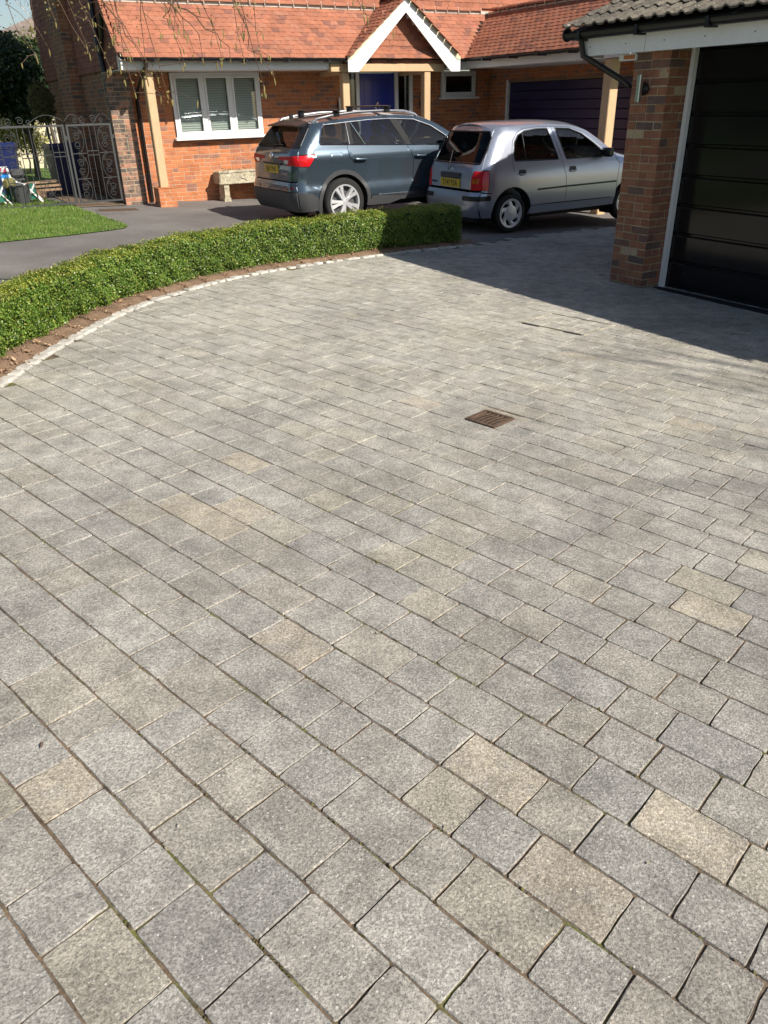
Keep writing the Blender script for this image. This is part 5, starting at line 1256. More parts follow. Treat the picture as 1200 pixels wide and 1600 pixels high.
for sg in (-1, 1):
    S = lambda x, z, off=0.0, sg=sg: c.side(x, z, off, sg)
    rgap = [(-.005, 1.12), (0, 1.0), (.02, .88), (.10, .77), (.23, .66), (.335, .50), (.365, .375)]
    wtop = [(.03, 1.29), (.115, 1.395), (.26, 1.447)]
    c.panel('rear_quarter', creaseR(.915, ztop_r) + [(-.28, c.ze(-.28))] + roofline(-.28, .26, 8)[1:] + wtop[::-1] + rgap[:4] + arc(0, RW, .375, 72, 190, 16) + [(-.40, .33), (-.40, .60), (c.kx(.62), .618), (c.kx(.63), .635), (-.45, .63), (-.43, .915)], S, P)
    c.panel('tail_lamp', lamp, S, M['lamp_red'], gap=.002, off=.004)
    c.panel('rear_door', [(.26, 1.447), (.5, 1.466), (.785, 1.464), (.955, .98), (1.03, .75), (1.055, .385), (.365, .375)] + arc(0, RW, .375, 17, 72, 8) + rgap[:3][::-1] + wtop[:2], S, P, holes=[RWIN])
    c.panel('front_door', [(.785, 1.464), (1.16, 1.446), (1.40, 1.370), (1.64, 1.235), (1.93, 1.065), (2.05, 1.01), (2.14, .90), (2.11, .60), (2.10, .385), (1.055, .385), (1.03, .75), (.955, .98)], S, P, holes=[FWIN])
    c.panel('roof_side', roofline(.26, 2.11, 30) + [(2.05, 1.01), (1.93, 1.065), (1.64, 1.235), (1.40, 1.370), (1.16, 1.446), (.785, 1.464), (.5, 1.466), (.26, 1.447)], S, P, gap=.001)
    c.panel('front_wing', [(2.05, 1.012)] + [(x, c.ze(x)) for x in (2.12, 2.2, 2.4, 2.6, 2.75)] + [(2.86, .80), (2.86, .55)] + arc(WB, RW, .365, 28, 165, 14) + [(2.10, .385), (2.11, .60), (2.14, .90)], S, P)
    c.panel('rear_door_glass', RWIN, S, M['car_glass'], off=-.010, gap=-.004, flange=0); c.panel('front_door_glass', FWIN, S, M['car_glass'], off=-.010, gap=-.004, flange=0)
    c.strip('window_seal', dens(RWIN + RWIN[:1], .06), S, .010, M['black'], off=-.002); c.strip('window_seal', dens(FWIN + FWIN[:1], .06), S, .010, M['black'], off=-.002)
    c.strip('window_bar', dens([(.26, 1.02), (.225, 1.395)], .08), S, .010, M['black'], off=-.006)
    c.panel('sill', [(.37, .372), (2.10, .382), (2.10, .265), (.33, .245)], S, P)
    c.strip('rub_strip', dens([(.47, .60), (1.04, .612)], .1), S, .013, M['black'], off=.002); c.strip('rub_strip', dens([(1.055, .612), (2.09, .625)], .1), S, .013, M['black'], off=.002)
    c.panel('bumper_side', [(-.40, .60), (-.375, .43)] + arc(0, RW, .375, 170, 184, 4) + [(-.385, .24), (c.kx(.22), .24), (c.kx(.4), .4), (c.kx(.5), .5), (c.kx(.6), .60)], S, P, off=.006)
    c.panel('bumper_pad_side', [(-.42, .50), (c.kx(.5), .49), (c.kx(.55), .56), (-.43, .565)], S, M['black'], off=.014, gap=0)
    for xc in (0, WB):
        b = MB(); vs = []
        for k in range(21):
            a = R(-25 + 230 * k / 20)
            for yy in (.785, .52): vs.append((xc + .372 * math.cos(a), sg * yy, RW + .372 * math.sin(a)))
        b.add(vs, [(2 * k, 2 * k + 1, 2 * k + 3, 2 * k + 2) for k in range(20)]); b.build('arch_liner', M['matt_black'], mic)
        wheel(mic, xc, sg * .705, RW, .208, .165, sg, 'trim')
    c.panel('inner_shell', [(-.45, .95), (-.1, 1.0), (2.0, .99), (2.2, .9), (2.1, .30), (.4, .30)] + arc(0, RW, .40, 10, 140, 10) + [(-.45, .7)], S, M['matt_black'], off=-.03, gap=0, flange=0)
    for hx in (.17, 1.16):
        h = c.panel('handle_recess', [(hx - .075, .845), (hx - .06, .895), (hx + .06, .895), (hx + .075, .845), (hx + .05, .815), (hx - .05, .815)], S, M['black'], off=.003, gap=0, flange=0)
        b = MB(); b.tube([c.side(hx - .065, .838, .012, sg), c.side(hx, .828, .016, sg), c.side(hx + .065, .838, .012, sg)], .012, 6); b.build('door_handle', P, h, True)
    m0 = c.side(1.76, 1.02, 0, sg)
    b = MB(); b.cbox(-.075, .075, -.10, .10, -.065, .065, .03, M=Matrix.Translation(m0 + Vector((.02, sg * .11, .05)))); b.tube([m0, m0 + Vector((.02, sg * .07, .02))], .025, 8); b.build('door_mirror', M['black'], mic, True)
    c.panel('side_repeater', [(2.34, .78), (2.40, .78), (2.40, .81), (2.34, .81)], S, M['lamp_orange'], off=.008, gap=0)
c.panel('roof', plan(-.28, 1.42), T3 if False else (lambda x, y, off=0.0: c.top(x, y, off)), P, gap=.001, grid=.09)
T3 = lambda x, y, off=0.0: c.top(x, y, off)
c.panel('windscreen', plan(1.44, 2.06, 8, .03), T3, M['car_glass'], gap=.003, flange=0, off=-.004); c.panel('bonnet', plan(2.10, 2.80, 8), T3, P)
RR = lambda y, z, off=0.0: c.rear(y, z, off)
RG = [(-.645, 1.0), (.645, 1.0), (.64, 1.15), (.595, 1.34), (.53, 1.425), (-.53, 1.425), (-.595, 1.34), (-.64, 1.15)]
def rpoly_top(z0, z1, n=8):
    zs = [z0 + (z1 - z0) * k / n for k in range(n + 1)]; yt = c.ky(z1)
    return [(c.ky(z), z) for z in zs] + [(yt * (1 - k / 10), z1 + c.crown * (1 - abs(1 - k / 10) ** 3.2)) for k in range(1, 20)] + [(-c.ky(z), z) for z in zs[::-1]]
c.panel('tailgate', rpoly_top(.64, 1.455), RR, P, holes=[RG])
c.panel('rear_window', RG, RR, M['car_glass_dark'], gap=-.002, flange=0, off=-.006); c.strip('window_seal', dens(RG + RG[:1], .05), RR, .013, M['black'], off=0)
c.panel('rear_bumper', rpoly(.24, .615), RR, P, off=.006)
for sg in (-1, 1):
    c.panel('lamp_inner', [(sg * y, z) for y, z in [(c.ky(.66), .64), (.555, .64), (.565, .80), (.60, .905), (c.ky(.9), .905), (c.ky(.8), .8)]], RR, M['lamp_inner'], gap=.002, off=.005)
    c.panel('indicator', [(sg * y, z) for y, z in [(.60, .735), (.70, .735), (.70, .80), (.60, .80)]], RR, M['lamp_orange'], gap=0, off=.008, flange=0)
    c.panel('bumper_pad', [(sg * y, z) for y, z in [(.42, .49), (c.ky(.5), .49), (c.ky(.55), .56), (.42, .555)]], RR, M['black'], off=.014, gap=0)
b = MB(); b.cbox(-.637, -.59, -.27, .27, .785, .865, .012); b.build('plate_housing', M['cladding'], mic)
b = MB(); b.cbox(-.632, -.617, -.27, .27, .655, .778, .003); npl = b.build('number_plate', M['plate'], mic)
text('plate_text', 'T247 FSA', .115, M['plate_ink'], npl, rear_text_m(-.634, 0, .715), .0008, .92)
b = MB(); b.tube([(-.615, .07, .90), (-.58, .08, 1.0), (-.475, .16, 1.17)], .009, 6); b.build('rear_wiper', M['black'], mic, True)
b = MB(); b.lathe([(0, -.012), (.03, -.010), (.034, 0)], 14, 'X', (-.598, 0, .905)); b.build('badge', M['chrome'], mic, True)
text('maker_badge', 'NISSAN', .045, M['plate_ink'], mic, rear_text_m(-.619, .46, .71), .002)
FF = lambda y, z, off=0.0: c.front(y, z, off)
c.panel('front_bumper', fpoly(.22, .60), FF, P); c.panel('grille', fpoly(.60, .74), FF, M['black'])
for sg in (-1, 1):
    c.panel('headlamp', [(sg * y, z) for y, z in [(.32, .62), (.62, .63), (.62, .76), (.32, .74)]], FF, M['lamp_clear'], off=.012, gap=0)
    c.panel('bumper_corner', [(2.86, .55), (2.86, .80), (c.xf(.76) - .293 * c.Rf, .76), (c.xf(.5) - .293 * c.Rf, .5), (c.xf(.22) - .293 * c.Rf, .22), (2.74, .22)], lambda x, z, off=0.0, sg=sg: c.side(x, z, off, sg), P)
b = MB(); b.box(-.55, 2.9, -.62, .62, .18, .28); b.build('underbody', M['matt_black'], mic)
b = MB(); b.box(-.35, 2.1, -.68, .68, .32, .40); b.cbox(1.62, 2.0, -.66, .66, .66, .95, .06); b.box(-.46, -.05, -.60, .60, .80, .86); b.build('cabin_floor', M['matt_black'], mic)
seats(mic, [(.92, [(-.33, .22), (.33, .22)]), (.12, [(-.32, .3), (.32, .3)])], 0, .44, M['seat_light'])
b = MB(); b.tube([(1.50 + .02 * math.cos(a) - .07 * math.sin(a), -.33 + .18 * math.cos(a), .96 + .16 * math.sin(a)) for a in [2 * math.pi * k / 20 for k in range(20)]], .014, 6, closed=True); b.build('steering_wheel', M['black'], mic, True)
b = MB(); b.tube([(.62, .25, 1.545), (.42, .30, 1.80)], .004, 5); b.build('aerial', M['black'], mic)

# ================================================================== BENCH, GATE, CLUTTER
def hpart(name, mat, parent, fn, smooth=False, **k): return part(name, mat, parent, fn, smooth)
bench = empty('stone_trough', 'weathered pale stone trough on two legs against the house wall', 'trough', matrix=HM)
bz = -.13
part('trough', M['stone'], bench, lambda b: [b.cbox(1.42, 2.62, y0, y1, bz + .33, bz + .56, .02) for y0, y1 in ((.55, .62), (.87, .94))] + [b.cbox(x0, x1, .62, .87, bz + .33, bz + .56, .012) for x0, x1 in ((1.425, 1.49), (2.55, 2.615))] + [b.box(1.49, 2.55, .62, .87, bz + .33, bz + .38)])
part('lip', M['stone'], bench, lambda b: (b.cbox(1.405, 2.635, .535, .60, bz + .53, bz + .585, .014), b.cbox(1.405, 2.635, .545, .57, bz + .325, bz + .37, .012)))
part('soil', M['mulch'], bench, lambda b: b.box(1.49, 2.55, .62, .87, bz + .50, bz + .52))
for x0 in (1.50, 2.40):
    part('leg', M['stone'], bench, lambda b: b.prism([(-.07, -.02), (.07, -.02), (.07, .06), (.052, .09), (.052, .33), (-.052, .33), (-.052, .09), (-.07, .06)], lambda u, v, d: (x0 + .06 + u, d, bz + v), .58, .90))
part('carving', M['stone'], bench, lambda b: b.prism([(.12 * math.cos(R(a)) * (1 + .25 * math.cos(R(4 * a))), .06 * math.sin(R(a)) * (1 + .25 * math.cos(R(4 * a)))) for a in range(0, 360, 15)], lambda u, v, d: (2.02 + u, d, bz + .445 + v), .535, .553))
g = np.random.default_rng(12)
pp = np.stack([g.uniform(1.5, 2.55, 260), g.uniform(.62, .87, 260), bz + .52 + np.abs(g.normal(0, .035, 260))], 1)
o = link('trough_plants', np_mesh('trough_plants', leaf_quads(pp, np.tile([0, 0, 1.0], (260, 1)), (.012, .028), g), np.arange(1040).reshape(-1, 4), g.random(260)), M['olive_leaf'], bench); o['kind'] = 'stuff'

def spiral(cx, cz, r0, r1, a0, turns, n=26): 
    out = []
    for k in range(n + 1):
        t = k / n; a = a0 + turns * 2 * math.pi * t; r_ = r0 + (r1 - r0) * t; out.append((cx + r_ * math.cos(a), cz + r_ * math.sin(a)))
    return out
GYL = .75
def gate(name, label, s0, s1, cols, crest):
    e = empty(name, label, 'gate', 'iron gate leaves', matrix=HM); z0, z1 = .035, 1.37
    T = lambda pts, rad, n=6: (lambda b: b.tube([(u, GYL, v) for u, v in pts], rad * .8, n))
    part('frame', M['iron'], e, lambda b: (b.box(s0, s1, GYL - .016, GYL + .016, z1 - .032, z1), b.box(s0, s1, GYL - .016, GYL + .016, z0, z0 + .032), b.box(s0, s0 + .034, GYL - .0165, GYL + .0165, z0 + .033, z1 - .033), b.box(s1 - .034, s1, GYL - .0165, GYL + .0165, z0 + .033, z1 - .033)))
    ra, rb = .455, .885
    for (kind, a, c_) in cols:
        if kind == 'bars':
            for q in (a, (a + c_) / 2, c_): part('bar', M['iron'], e, lambda b: b.tube([(q, GYL, z0 + .03), (q, GYL, z1 - .03)], .007, 6))
            for zz in (rb + .035, rb - .035): part('rail', M['iron'], e, lambda b: b.tube([(a, GYL, zz), (c_, GYL, zz)], .0085, 6))
        else:
            for zz in (ra, rb): part('rail', M['iron'], e, lambda b: b.tube([(a, GYL, zz), (c_, GYL, zz)], .0085, 6))
            w = c_ - a
            for (za, zc) in ((z0 + .03, ra), (ra, rb), (rb, z1 - .03)):
                m_ = (a + c_) / 2; zm = (za + zc) / 2; hh = (zc - za) / 2; sg = 1 if kind == 'scroll' else -1
                part('scroll', M['iron'], e, T(spiral(m_ - sg * w * .05, zm + hh * .25, .02, w * .27, 0, sg * 1.4)[::1], .007))
                part('scroll', M['iron'], e, T(spiral(m_ - sg * w * .02, zm - hh * .38, .018, w * .25, math.pi, sg * 1.3), .007))
                part('scroll', M['iron'], e, T(spiral(m_ + sg * w * .26, zm + hh * .55, .012, w * .15, 0, -sg * 1.2), .0065))
                part('scroll', M['iron'], e, T([(m_ + sg * w * .44 * math.cos(R(t)), zm + hh * .92 * math.sin(R(t))) for t in range(-100, 101, 10)], .007))
    if crest:
        m_ = (s0 + s1) / 2; hw_ = (s1 - s0) / 2
        for sg in (-1, 1):
            part('crest', M['iron'], e, T([(m_ + sg * hw_ * t, z1 + .16 * math.sin(math.pi * min(1, (1 - t) * 1.15 + .12))) for t in [k / 12 for k in range(13)]], .007))
            part('crest_scroll', M['iron'], e, T(spiral(m_ + sg * .10, z1 + .075, .012, .065, 0, sg * 1.4), .007)); part('crest_scroll', M['iron'], e, T(spiral(m_ + sg * .23, z1 + .055, .01, .045, 0, -sg * 1.3), .0065))
    part('hinge', M['iron'], e, lambda b: b.box(s1, s1 + .03, GYL - .02, GYL + .02, z1 - .25, z1 - .19))
    return e
gate('iron_gate', 'scrolled iron gate leaf next to the brick corner of the house', -1.30, -.50, [('scroll', -1.266, -1.02), ('bars', -1.00, -.80), ('mirror', -.78, -.534)], True)
gate('iron_gate', 'scrolled iron gate leaf standing by the lawn, farther from the house', -2.98, -1.335, [('mirror', -2.946, -2.70), ('bars', -2.68, -2.46), ('scroll', -2.44, -2.16), ('bars', -2.14, -1.93), ('mirror', -1.91, -1.62), ('bars', -1.60, -1.39)], True)
def wheelie(name, label, s, y, rot, mat, h=1.05):
    wz = hw(s, y); e = empty(name, label, 'bin', matrix=Matrix.Translation((wz[0], wz[1], gz(*wz) - .05)) @ Matrix.Rotation(HANG + rot, 4, 'Z'))
    b = MB(); b.add([(x * k, yy * k2, z) for (z, k, k2) in ((.06, .22, .24), (h - .10, .28, .32)) for x, yy in ((-1, -1), (1, -1), (1, 1), (-1, 1))], [(0, 1, 2, 3), (4, 5, 6, 7), (0, 1, 5, 4), (1, 2, 6, 5), (2, 3, 7, 6), (3, 0, 4, 7)]); b.build('body', mat, e)
    part('rim', mat, e, lambda b: b.cbox(-.30, .30, -.335, .335, h - .13, h - .09, .01)); part('lid', mat, e, lambda b: b.prism([(-.34, 0), (.34, 0), (.34, .02), (.2, .06), (-.28, .08), (-.34, .04)], lambda u, v, d: (d, u, h - .088 + v), -.30, .30))
    part('handle', mat, e, lambda b: b.tube([(-.24, .34, h - .12), (-.24, .40, h - .08), (.24, .40, h - .08), (.24, .34, h - .12)], .016, 6))
    for x in (-.25, .25): part('wheel', M['tyre'], e, lambda b: b.lathe([(0, -.03), (.09, -.03), (.10, -.02), (.10, .02), (.09, .03), (0, .03)], 18, 'X', (x, .25, .10)))
    return e
wheelie('wheelie_bin', 'dark navy wheelie bin beside the house wall behind the gate', -1.02, 3.35, .1, M['bin_navy'])
wheelie('wheelie_bin', 'blue wheelie bin behind the gate near the toy heap', -2.15, 3.6, -.2, M['bin_blue'])
wheelie('wheelie_bin', 'blue wheelie bin farthest from the house behind the gate', -2.95, 3.4, .15, M['bin_blue'])
def at_h(s, y, z=0, rot=0): w = hw(s, y); return Matrix.Translation((w[0], w[1], gz(*w) + z)) @ Matrix.Rotation(HANG + rot, 4, 'Z')
pot = empty('plant_pot', 'dark grey plastic plant pot on the ground behind the gate', 'pot', matrix=at_h(-2.20, 1.55))
part('pot', M['grey_pot'], pot, lambda b: b.lathe([(0, 0), (.13, 0), (.175, .30), (.185, .30), (.185, .33), (.165, .33), (.16, .28), (0, .28)], 20, 'Z'), True)
part('soil', M['mulch'], pot, lambda b: b.lathe([(0, .29), (.16, .285)], 16, 'Z'))
gb = empty('toy_cart', 'white framed toy cart leaning over the grey plant pot', 'toy', matrix=at_h(-2.33, 1.75))
part('hoop', M['toy_white'], gb, lambda b: b.tube([(-.10, 0, .30), (-.12, 0, .50), (-.06, 0, .62), (.0, 0, .60), (.02, 0, .45), (.10, 0, .36), (.26, 0, .30), (.33, 0, .22)], .026, 8), True)
part('seat', M['olive_leaf'], gb, lambda b: b.cbox(-.12, .10, -.10, .10, .22, .44, .05)); part('side', M['grey_pot'], gb, lambda b: b.cbox(.06, .30, .08, .2, .36, .58, .02))
heap = empty('toy_table', 'low table heaped with bright blue and mauve toys behind the gate', 'toy table', matrix=at_h(-2.72, 2.0))
part('table_top', M['toy_blue'], heap, lambda b: b.cbox(-.38, .42, -.28, .28, .40, .50, .03))
for x, y in ((-.32, -.22), (.36, -.22), (-.32, .22), (.36, .22)): part('leg', M['toy_green'], heap, lambda b: b.tube([(x, y, 0), (x, y, .41)], .03, 8))
rg = random.Random(5)
for i, (m_, n_) in enumerate([('toy_purple', 'toy_box'), ('toy_blue', 'toy_box'), ('toy_white', 'toy_box'), ('toy_purple', 'toy_box'), ('toy_red', 'toy_ball'), ('toy_blue', 'toy_ball'), ('toy_red', 'toy_box')]):
    x, y = -.30 + i * .10, rg.uniform(-.18, .1); z = .50 + (i % 3) * .06
    lab = ['mauve toy box at the near end of the toy heap', 'blue toy box in the toy heap', 'white toy box lying on the toy heap', 'mauve toy box in the middle of the toy heap', 'red ball on the toy heap', 'blue ball on the toy heap', 'red toy box at the house end of the toy heap'][i]
    t = empty(n_, lab, 'toy', matrix=at_h(-2.72, 2.0) @ Matrix.Translation((x, y, z)) @ Matrix.Rotation(rg.uniform(-.5, .5), 4, 'Z'))
    if n_ == 'toy_box': part('box', M[m_], t, lambda b: b.cbox(-.11, .11, -.08, .08, 0, .09, .015)); part('lid', M['toy_white'], t, lambda b: b.cbox(-.115, .115, -.085, .085, .091, .108, .006))
    else: part('ball', M[m_], t, lambda b: b.lathe([(.075 * math.sin(R(a)), .075 - .075 * math.cos(R(a))) for a in range(0, 181, 15)], 16, 'Z'), True); part('valve', M['toy_white'], t, lambda b: b.lathe([(0, .152), (.008, .15)], 6, 'Z'))
for (s, y, rt, lab) in ((-2.62, 1.35, .3, 'green canvas stool with white legs left of the grey pot'), (-1.97, 1.75, -.2, 'green canvas stool with white legs right of the grey pot')):
    t = empty('folding_stool', lab, 'stool', 'folding stools behind the gate', matrix=at_h(s, y, 0, rt))
    part('canvas', M['toy_green'], t, lambda b: b.add([(-.05, -.1, .06), (.10, -.1, .06), (.03, -.1, .34), (-.09, -.1, .32), (-.05, .1, .06), (.10, .1, .06), (.03, .1, .34), (-.09, .1, .32)], [(0, 1, 2, 3), (7, 6, 5, 4), (0, 4, 5, 1), (1, 5, 6, 2), (2, 6, 7, 3), (3, 7, 4, 0)]))
    for yy in (-.12, .12): part('leg', M['toy_white'], t, lambda b: b.tube([(-.12, yy, .34), (.16, yy, 0)], .016, 6)); part('leg', M['toy_white'], t, lambda b: b.tube([(.08, yy * .9, .34), (-.14, yy * .9, 0)], .016, 6))
for i in range(3):
    o = tag(part('plank', M['timber'], None, lambda b: b.cbox(-.42, .42, -.06, .06, 0, .045, .006)), ['lowest of the rough timber planks behind the gate', 'middle one of the rough timber planks behind the gate', 'topmost of the rough timber planks behind the gate'][i], 'plank', 'timber planks'); o.matrix_world = at_h(-1.72, 2.5, .12 + i * .075, .15 * i)
part('support', M['timber'], None, lambda b: b.box(-.1, .1, -.08, .08, 0, .12)).matrix_world = at_h(-1.72, 2.5, 0); tag(bpy.data.objects['support'], 'squared timber block under the planks behind the gate', 'timber block')
fallen('fallen_leaf', 'curled brown leaf lying in the paving joint at the lower left', -.98, 1.60, R(-80), .016, M['chip'])

# ================================================================== TREES AND BACKGROUND
def crown_mesh(name, blobs, n, size, seed, hollow=.45):
    g = np.random.default_rng(seed); vol = np.array([b[3] * b[4] * b[5] for b in blobs]); cnt = (vol / vol.sum() * n).astype(int); P = []; Nn = []
    for (cx, cy, cz, rx, ry, rz), k in zip(blobs, cnt):
        d = g.normal(0, 1, (k, 3)); d /= np.linalg.norm(d, axis=1)[:, None]; r_ = (hollow + (1 - hollow) * g.random(k) ** .6) * (1 + .12 * np.sin(d[:, 0] * 7 + d[:, 2] * 9) + .10 * np.sin(d[:, 1] * 11 + 3))
        P.append(np.array([cx, cy, cz]) + d * r_[:, None] * np.array([rx, ry, rz])); Nn.append(d)
    P = np.concatenate(P); Nn = np.concatenate(Nn)
    return np_mesh(name, leaf_quads(P, Nn, size, g, .9), np.arange(4 * len(P)).reshape(-1, 4), g.random(len(P)))
def shrub(name, label, cat, x, y, blobs, n, size, mat, seed, trunk_h=1.0, tr=.06, group=None, hollow=.45):
    z = gz(x, y) - .06; e = empty(name, label, cat, group, matrix=Matrix.Translation((x, y, z)))
    o = link('crown', crown_mesh('crown', blobs, n, size, seed, hollow), mat, e); o['kind'] = 'stuff'
    b = MB(); rg = random.Random(seed); top = max(q[2] for q in blobs)
    b.tube([(0, 0, 0), (.04, .02, trunk_h * .5), (.02, -.03, trunk_h), (0, 0, top)], [tr, tr * .85, tr * .7, tr * .3], 8)
    for q in blobs: b.tube([(0, 0, trunk_h * .8), (q[0] * .5, q[1] * .5, (trunk_h * .8 + q[2]) / 2 + .05), (q[0], q[1], q[2] + .1)], [tr * .5, tr * .35, tr * .12], 6)
    b.build('trunk', M['bark'], e, True); return e
w = hw(-.75, 9.2)
shrub('evergreen_tree', 'dense dark evergreen tree behind the gate, nearest the house', 'tree', *w, [(0, 0, 2.55, 1.1, 1.0, .85), (-.7, .1, 2.2, .8, .8, .6), (.6, 0, 2.15, .7, .8, .6), (.1, 0, 1.7, .9, .8, .4)], 15000, (.035, .07), M['ever_leaf'], 31, 1.2, .09)
w = hw(-2.6, 9.0)
shrub('evergreen_tree', 'dense dark evergreen tree behind the gate at the edge of view', 'tree', *w, [(0, 0, 2.5, 1.1, 1.0, .9), (-.8, .1, 2.1, .9, .8, .7), (.7, 0, 2.2, .8, .8, .6)], 12000, (.035, .07), M['ever_leaf'], 32, 1.2, .09)
w = hw(.05, 10.6)
shrub('twiggy_shrub', 'brown twiggy shrub top rising above the dark evergreen', 'shrub', *w, [(0, 0, 3.15, .9, .7, .5), (-.9, 0, 3.2, .7, .6, .4)], 3500, (.02, .05), M['olive_leaf'], 33, 1.6, .06, hollow=.1)
w = hw(-.80, 5.9)
shrub('clipped_shrub', 'small olive green clipped shrub against the dark house flank', 'shrub', *w, [(0, 0, 1.80, .27, .30, .42)], 6500, (.012, .028), M['olive_leaf'], 34, 1.3, .035, hollow=.6)
for i, (s, y) in enumerate(((-1.35, 11.2), (-.6, 11.6))):
    w = hw(s, y); shrub('pale_shrub', ['sunlit yellow green shrub seen through the gate, left of the navy bin', 'sunlit yellow green shrub seen through the gate, above the navy bin'][i], 'shrub', *w, [(0, 0, 1.15, .55, .5, .5), (.3, .1, .8, .4, .4, .4)], 1800, (.03, .06), M['pale_leaf'], 35 + i, .5, .03, hollow=.1)
gw = empty('garden_wall', 'cream rendered garden wall behind the evergreen trees', 'wall', matrix=HM @ Matrix.Translation((0, 13.2, 0)))
part('wall', M['cream'], gw, lambda b: b.box(-9, 1.2, 0, .2, -.8, 1.55)); part('coping', M['stone'], gw, lambda b: b.cbox(-9.03, 1.23, -.03, .23, 1.55, 1.63, .01))
# neighbour's house
nb_ = empty('neighbour_house', 'distant brown tiled roof of a house behind the trees', 'house', matrix=HM @ Matrix.Translation((.1, 21, -.75)))
part('wall', M['cream'], nb_, lambda b: b.box(.6, 13, .3, 7, 0, 4.9))
nr = part('roof', M['tile_far'], nb_, lambda b: b.add([(0, 0, 4.8), (13.5, 0, 4.8), (13.5, 3.8, 6.9), (5.2, 3.8, 6.9), (0, 7.6, 4.8), (13.5, 7.6, 4.8)], [(0, 1, 2, 3), (0, 3, 4), (3, 2, 5, 4), (0, 4, 5, 1)]))
for i in range(30):
    t = i / 30; z = 4.8 + 2.1 * t; y = 3.8 * t
    part('tile_course', M['tile_far'], nr, lambda b: b.box(5.2 * t + .02, 13.5, y - .02, y + .08, z - .01, z + .030))
def bare_tree(name, label, x, y, h, seed, mat, lean=(0, 0), levels=4, spread=.5, rad=.09, group=None, first=.35):
    e = empty(name, label, 'tree', group, matrix=Matrix.Translation((x, y, gz(x, y) - .06))); rg = random.Random(seed); tr = MB(); br = MB()
    def grow(p, d, ln, r_, lv, b):
        pts = [p]; q = p.copy(); dd = d.copy(); n = 4
        for k in range(n):
            dd = (dd + Vector((rg.gauss(0, .12), rg.gauss(0, .12), rg.gauss(.02, .08)))).normalized(); q = q + dd * ln / n; pts.append(q.copy())
        b.tube(pts, [r_ * (1 - .45 * k / n) for k in range(n + 1)], 6 if lv > 1 else 4, cap=False)
        if lv == 0: return
        for k in range(rg.choice((3, 4)) if lv > 1 else 3):
            t = rg.uniform(first, 1) if k else 1.0; i = min(int(t * n), n - 1); base = pts[i].lerp(pts[i + 1], t * n - i) if t < 1 else pts[-1]
            nd = (dd + Vector((rg.gauss(0, spread), rg.gauss(0, spread), rg.gauss(.1, spread * .5)))).normalized()
            grow(base, nd, ln * rg.uniform(.55, .75), r_ * .55, lv - 1, br)
    grow(Vector((0, 0, 0)), Vector((lean[0], lean[1], 1)).normalized(), h * .42, rad, levels, tr)
    tr.build('trunk', mat, e, True, fix=False); o = br.build('branches', mat, e, True, fix=False); o['kind'] = 'stuff'; return e
w = hw(.35, 12.2); bare_tree('bare_tree', 'pale bare tree against the neighbouring roof', *w, 7.0, 3, M['bark_birch'], levels=4, rad=.06, spread=.35)
w = hw(-2.2, 16); bare_tree('bare_tree', 'bare twiggy tree against the sky at the far corner', *w, 8.5, 8, M['bark'], levels=5, rad=.08, spread=.45)
bare_tree('bare_tree', 'tall bare tree behind the viewer whose shadow falls on the paving', 13.2, -1.7, 9.6, 17, M['bark'], levels=4, rad=.10, spread=.40)
for i, (x, y) in enumerate(((-13.5, 6.0), (-14.5, 9.5), (-14.0, 13.2), (-17, 3))):
    shrub('boundary_tree', ['dark evergreen at the lawn boundary, first in line', 'dark evergreen at the lawn boundary, second in line', 'dark evergreen at the lawn boundary, third in line', 'dark evergreen at the lawn boundary, last in line'][i], 'tree', x, y, [(0, 0, 2.6, 2.0, 2.0, 2.2), (.5, .8, 4.0, 1.3, 1.3, 1.3), (0, -.6, 1.2, 1.9, 1.9, 1.2)], 4200, (.10, .20), M['ever_leaf'], 50 + i, 1.5, .14, 'evergreens along the lawn boundary')
# weeping birch whose twigs hang into view
bi = empty('birch_tree', 'weeping birch with hanging catkin twigs dangling into the top corner', 'tree', matrix=Matrix.Translation((-4.35, 3.9, gz(-4.35, 3.9) - .06)))
B0 = Vector((-4.35, 3.9, gz(-4.35, 3.9) - .06)); rg = random.Random(77)
b = MB(); b.tube([(0, 0, 0), (.05, .05, 1.5), (.02, .15, 3.2), (.1, .2, 5.0), (.15, .3, 7.2)], [.15, .13, .11, .08, .03], 12); b.build('trunk', M['bark_birch'], bi, True)
limbs = [[(.02, .15, 3.0), (1.2, .6, 3.75), (2.4, .95, 3.65), (3.3, 1.15, 3.05), (3.75, 1.2, 2.72)], [(.05, .16, 3.3), (1.0, .9, 4.2), (2.0, 1.5, 4.1), (2.9, 1.75, 3.55), (3.9, 1.8, 2.95), (4.4, 1.75, 2.75)], [(.03, .1, 2.7), (.9, .9, 3.35), (1.7, 1.6, 3.15), (2.3, 1.9, 2.80)], [(.1, .2, 4.2), (-1.0, .6, 4.9), (-1.8, .9, 4.4)], [(.1, .2, 4.6), (.3, -1.2, 5.3), (.4, -2.0, 4.8)], [(.1, .25, 5.0), (1.0, 1.2, 5.8), (1.6, 1.7, 5.2)]]
for L in limbs:
    pts = [Vector(p) for p in L]; fine = []
    for i in range(len(pts) - 1):
        for k in range(4): fine.append(pts[i].lerp(pts[i + 1], k / 4) + Vector((rg.gauss(0, .02), rg.gauss(0, .02), rg.gauss(0, .02))))
    fine.append(pts[-1]); b = MB(); b.tube(fine, [.045 * (1 - .8 * k / len(fine)) + .004 for k in range(len(fine))], 7); b.build('limb', M['twig'], bi, True)
catV = MB(); 
def catkin(p, ln):
    sway = Vector((rg.gauss(0, .10), rg.gauss(0, .10), -1)).normalized(); pts = [p + sway * ln * t for t in (0, .2, .5, .8, 1)]; catV.tube(pts, [.0012, .0036, .0042, .0034, .001], 6, rg.random())
budV = []
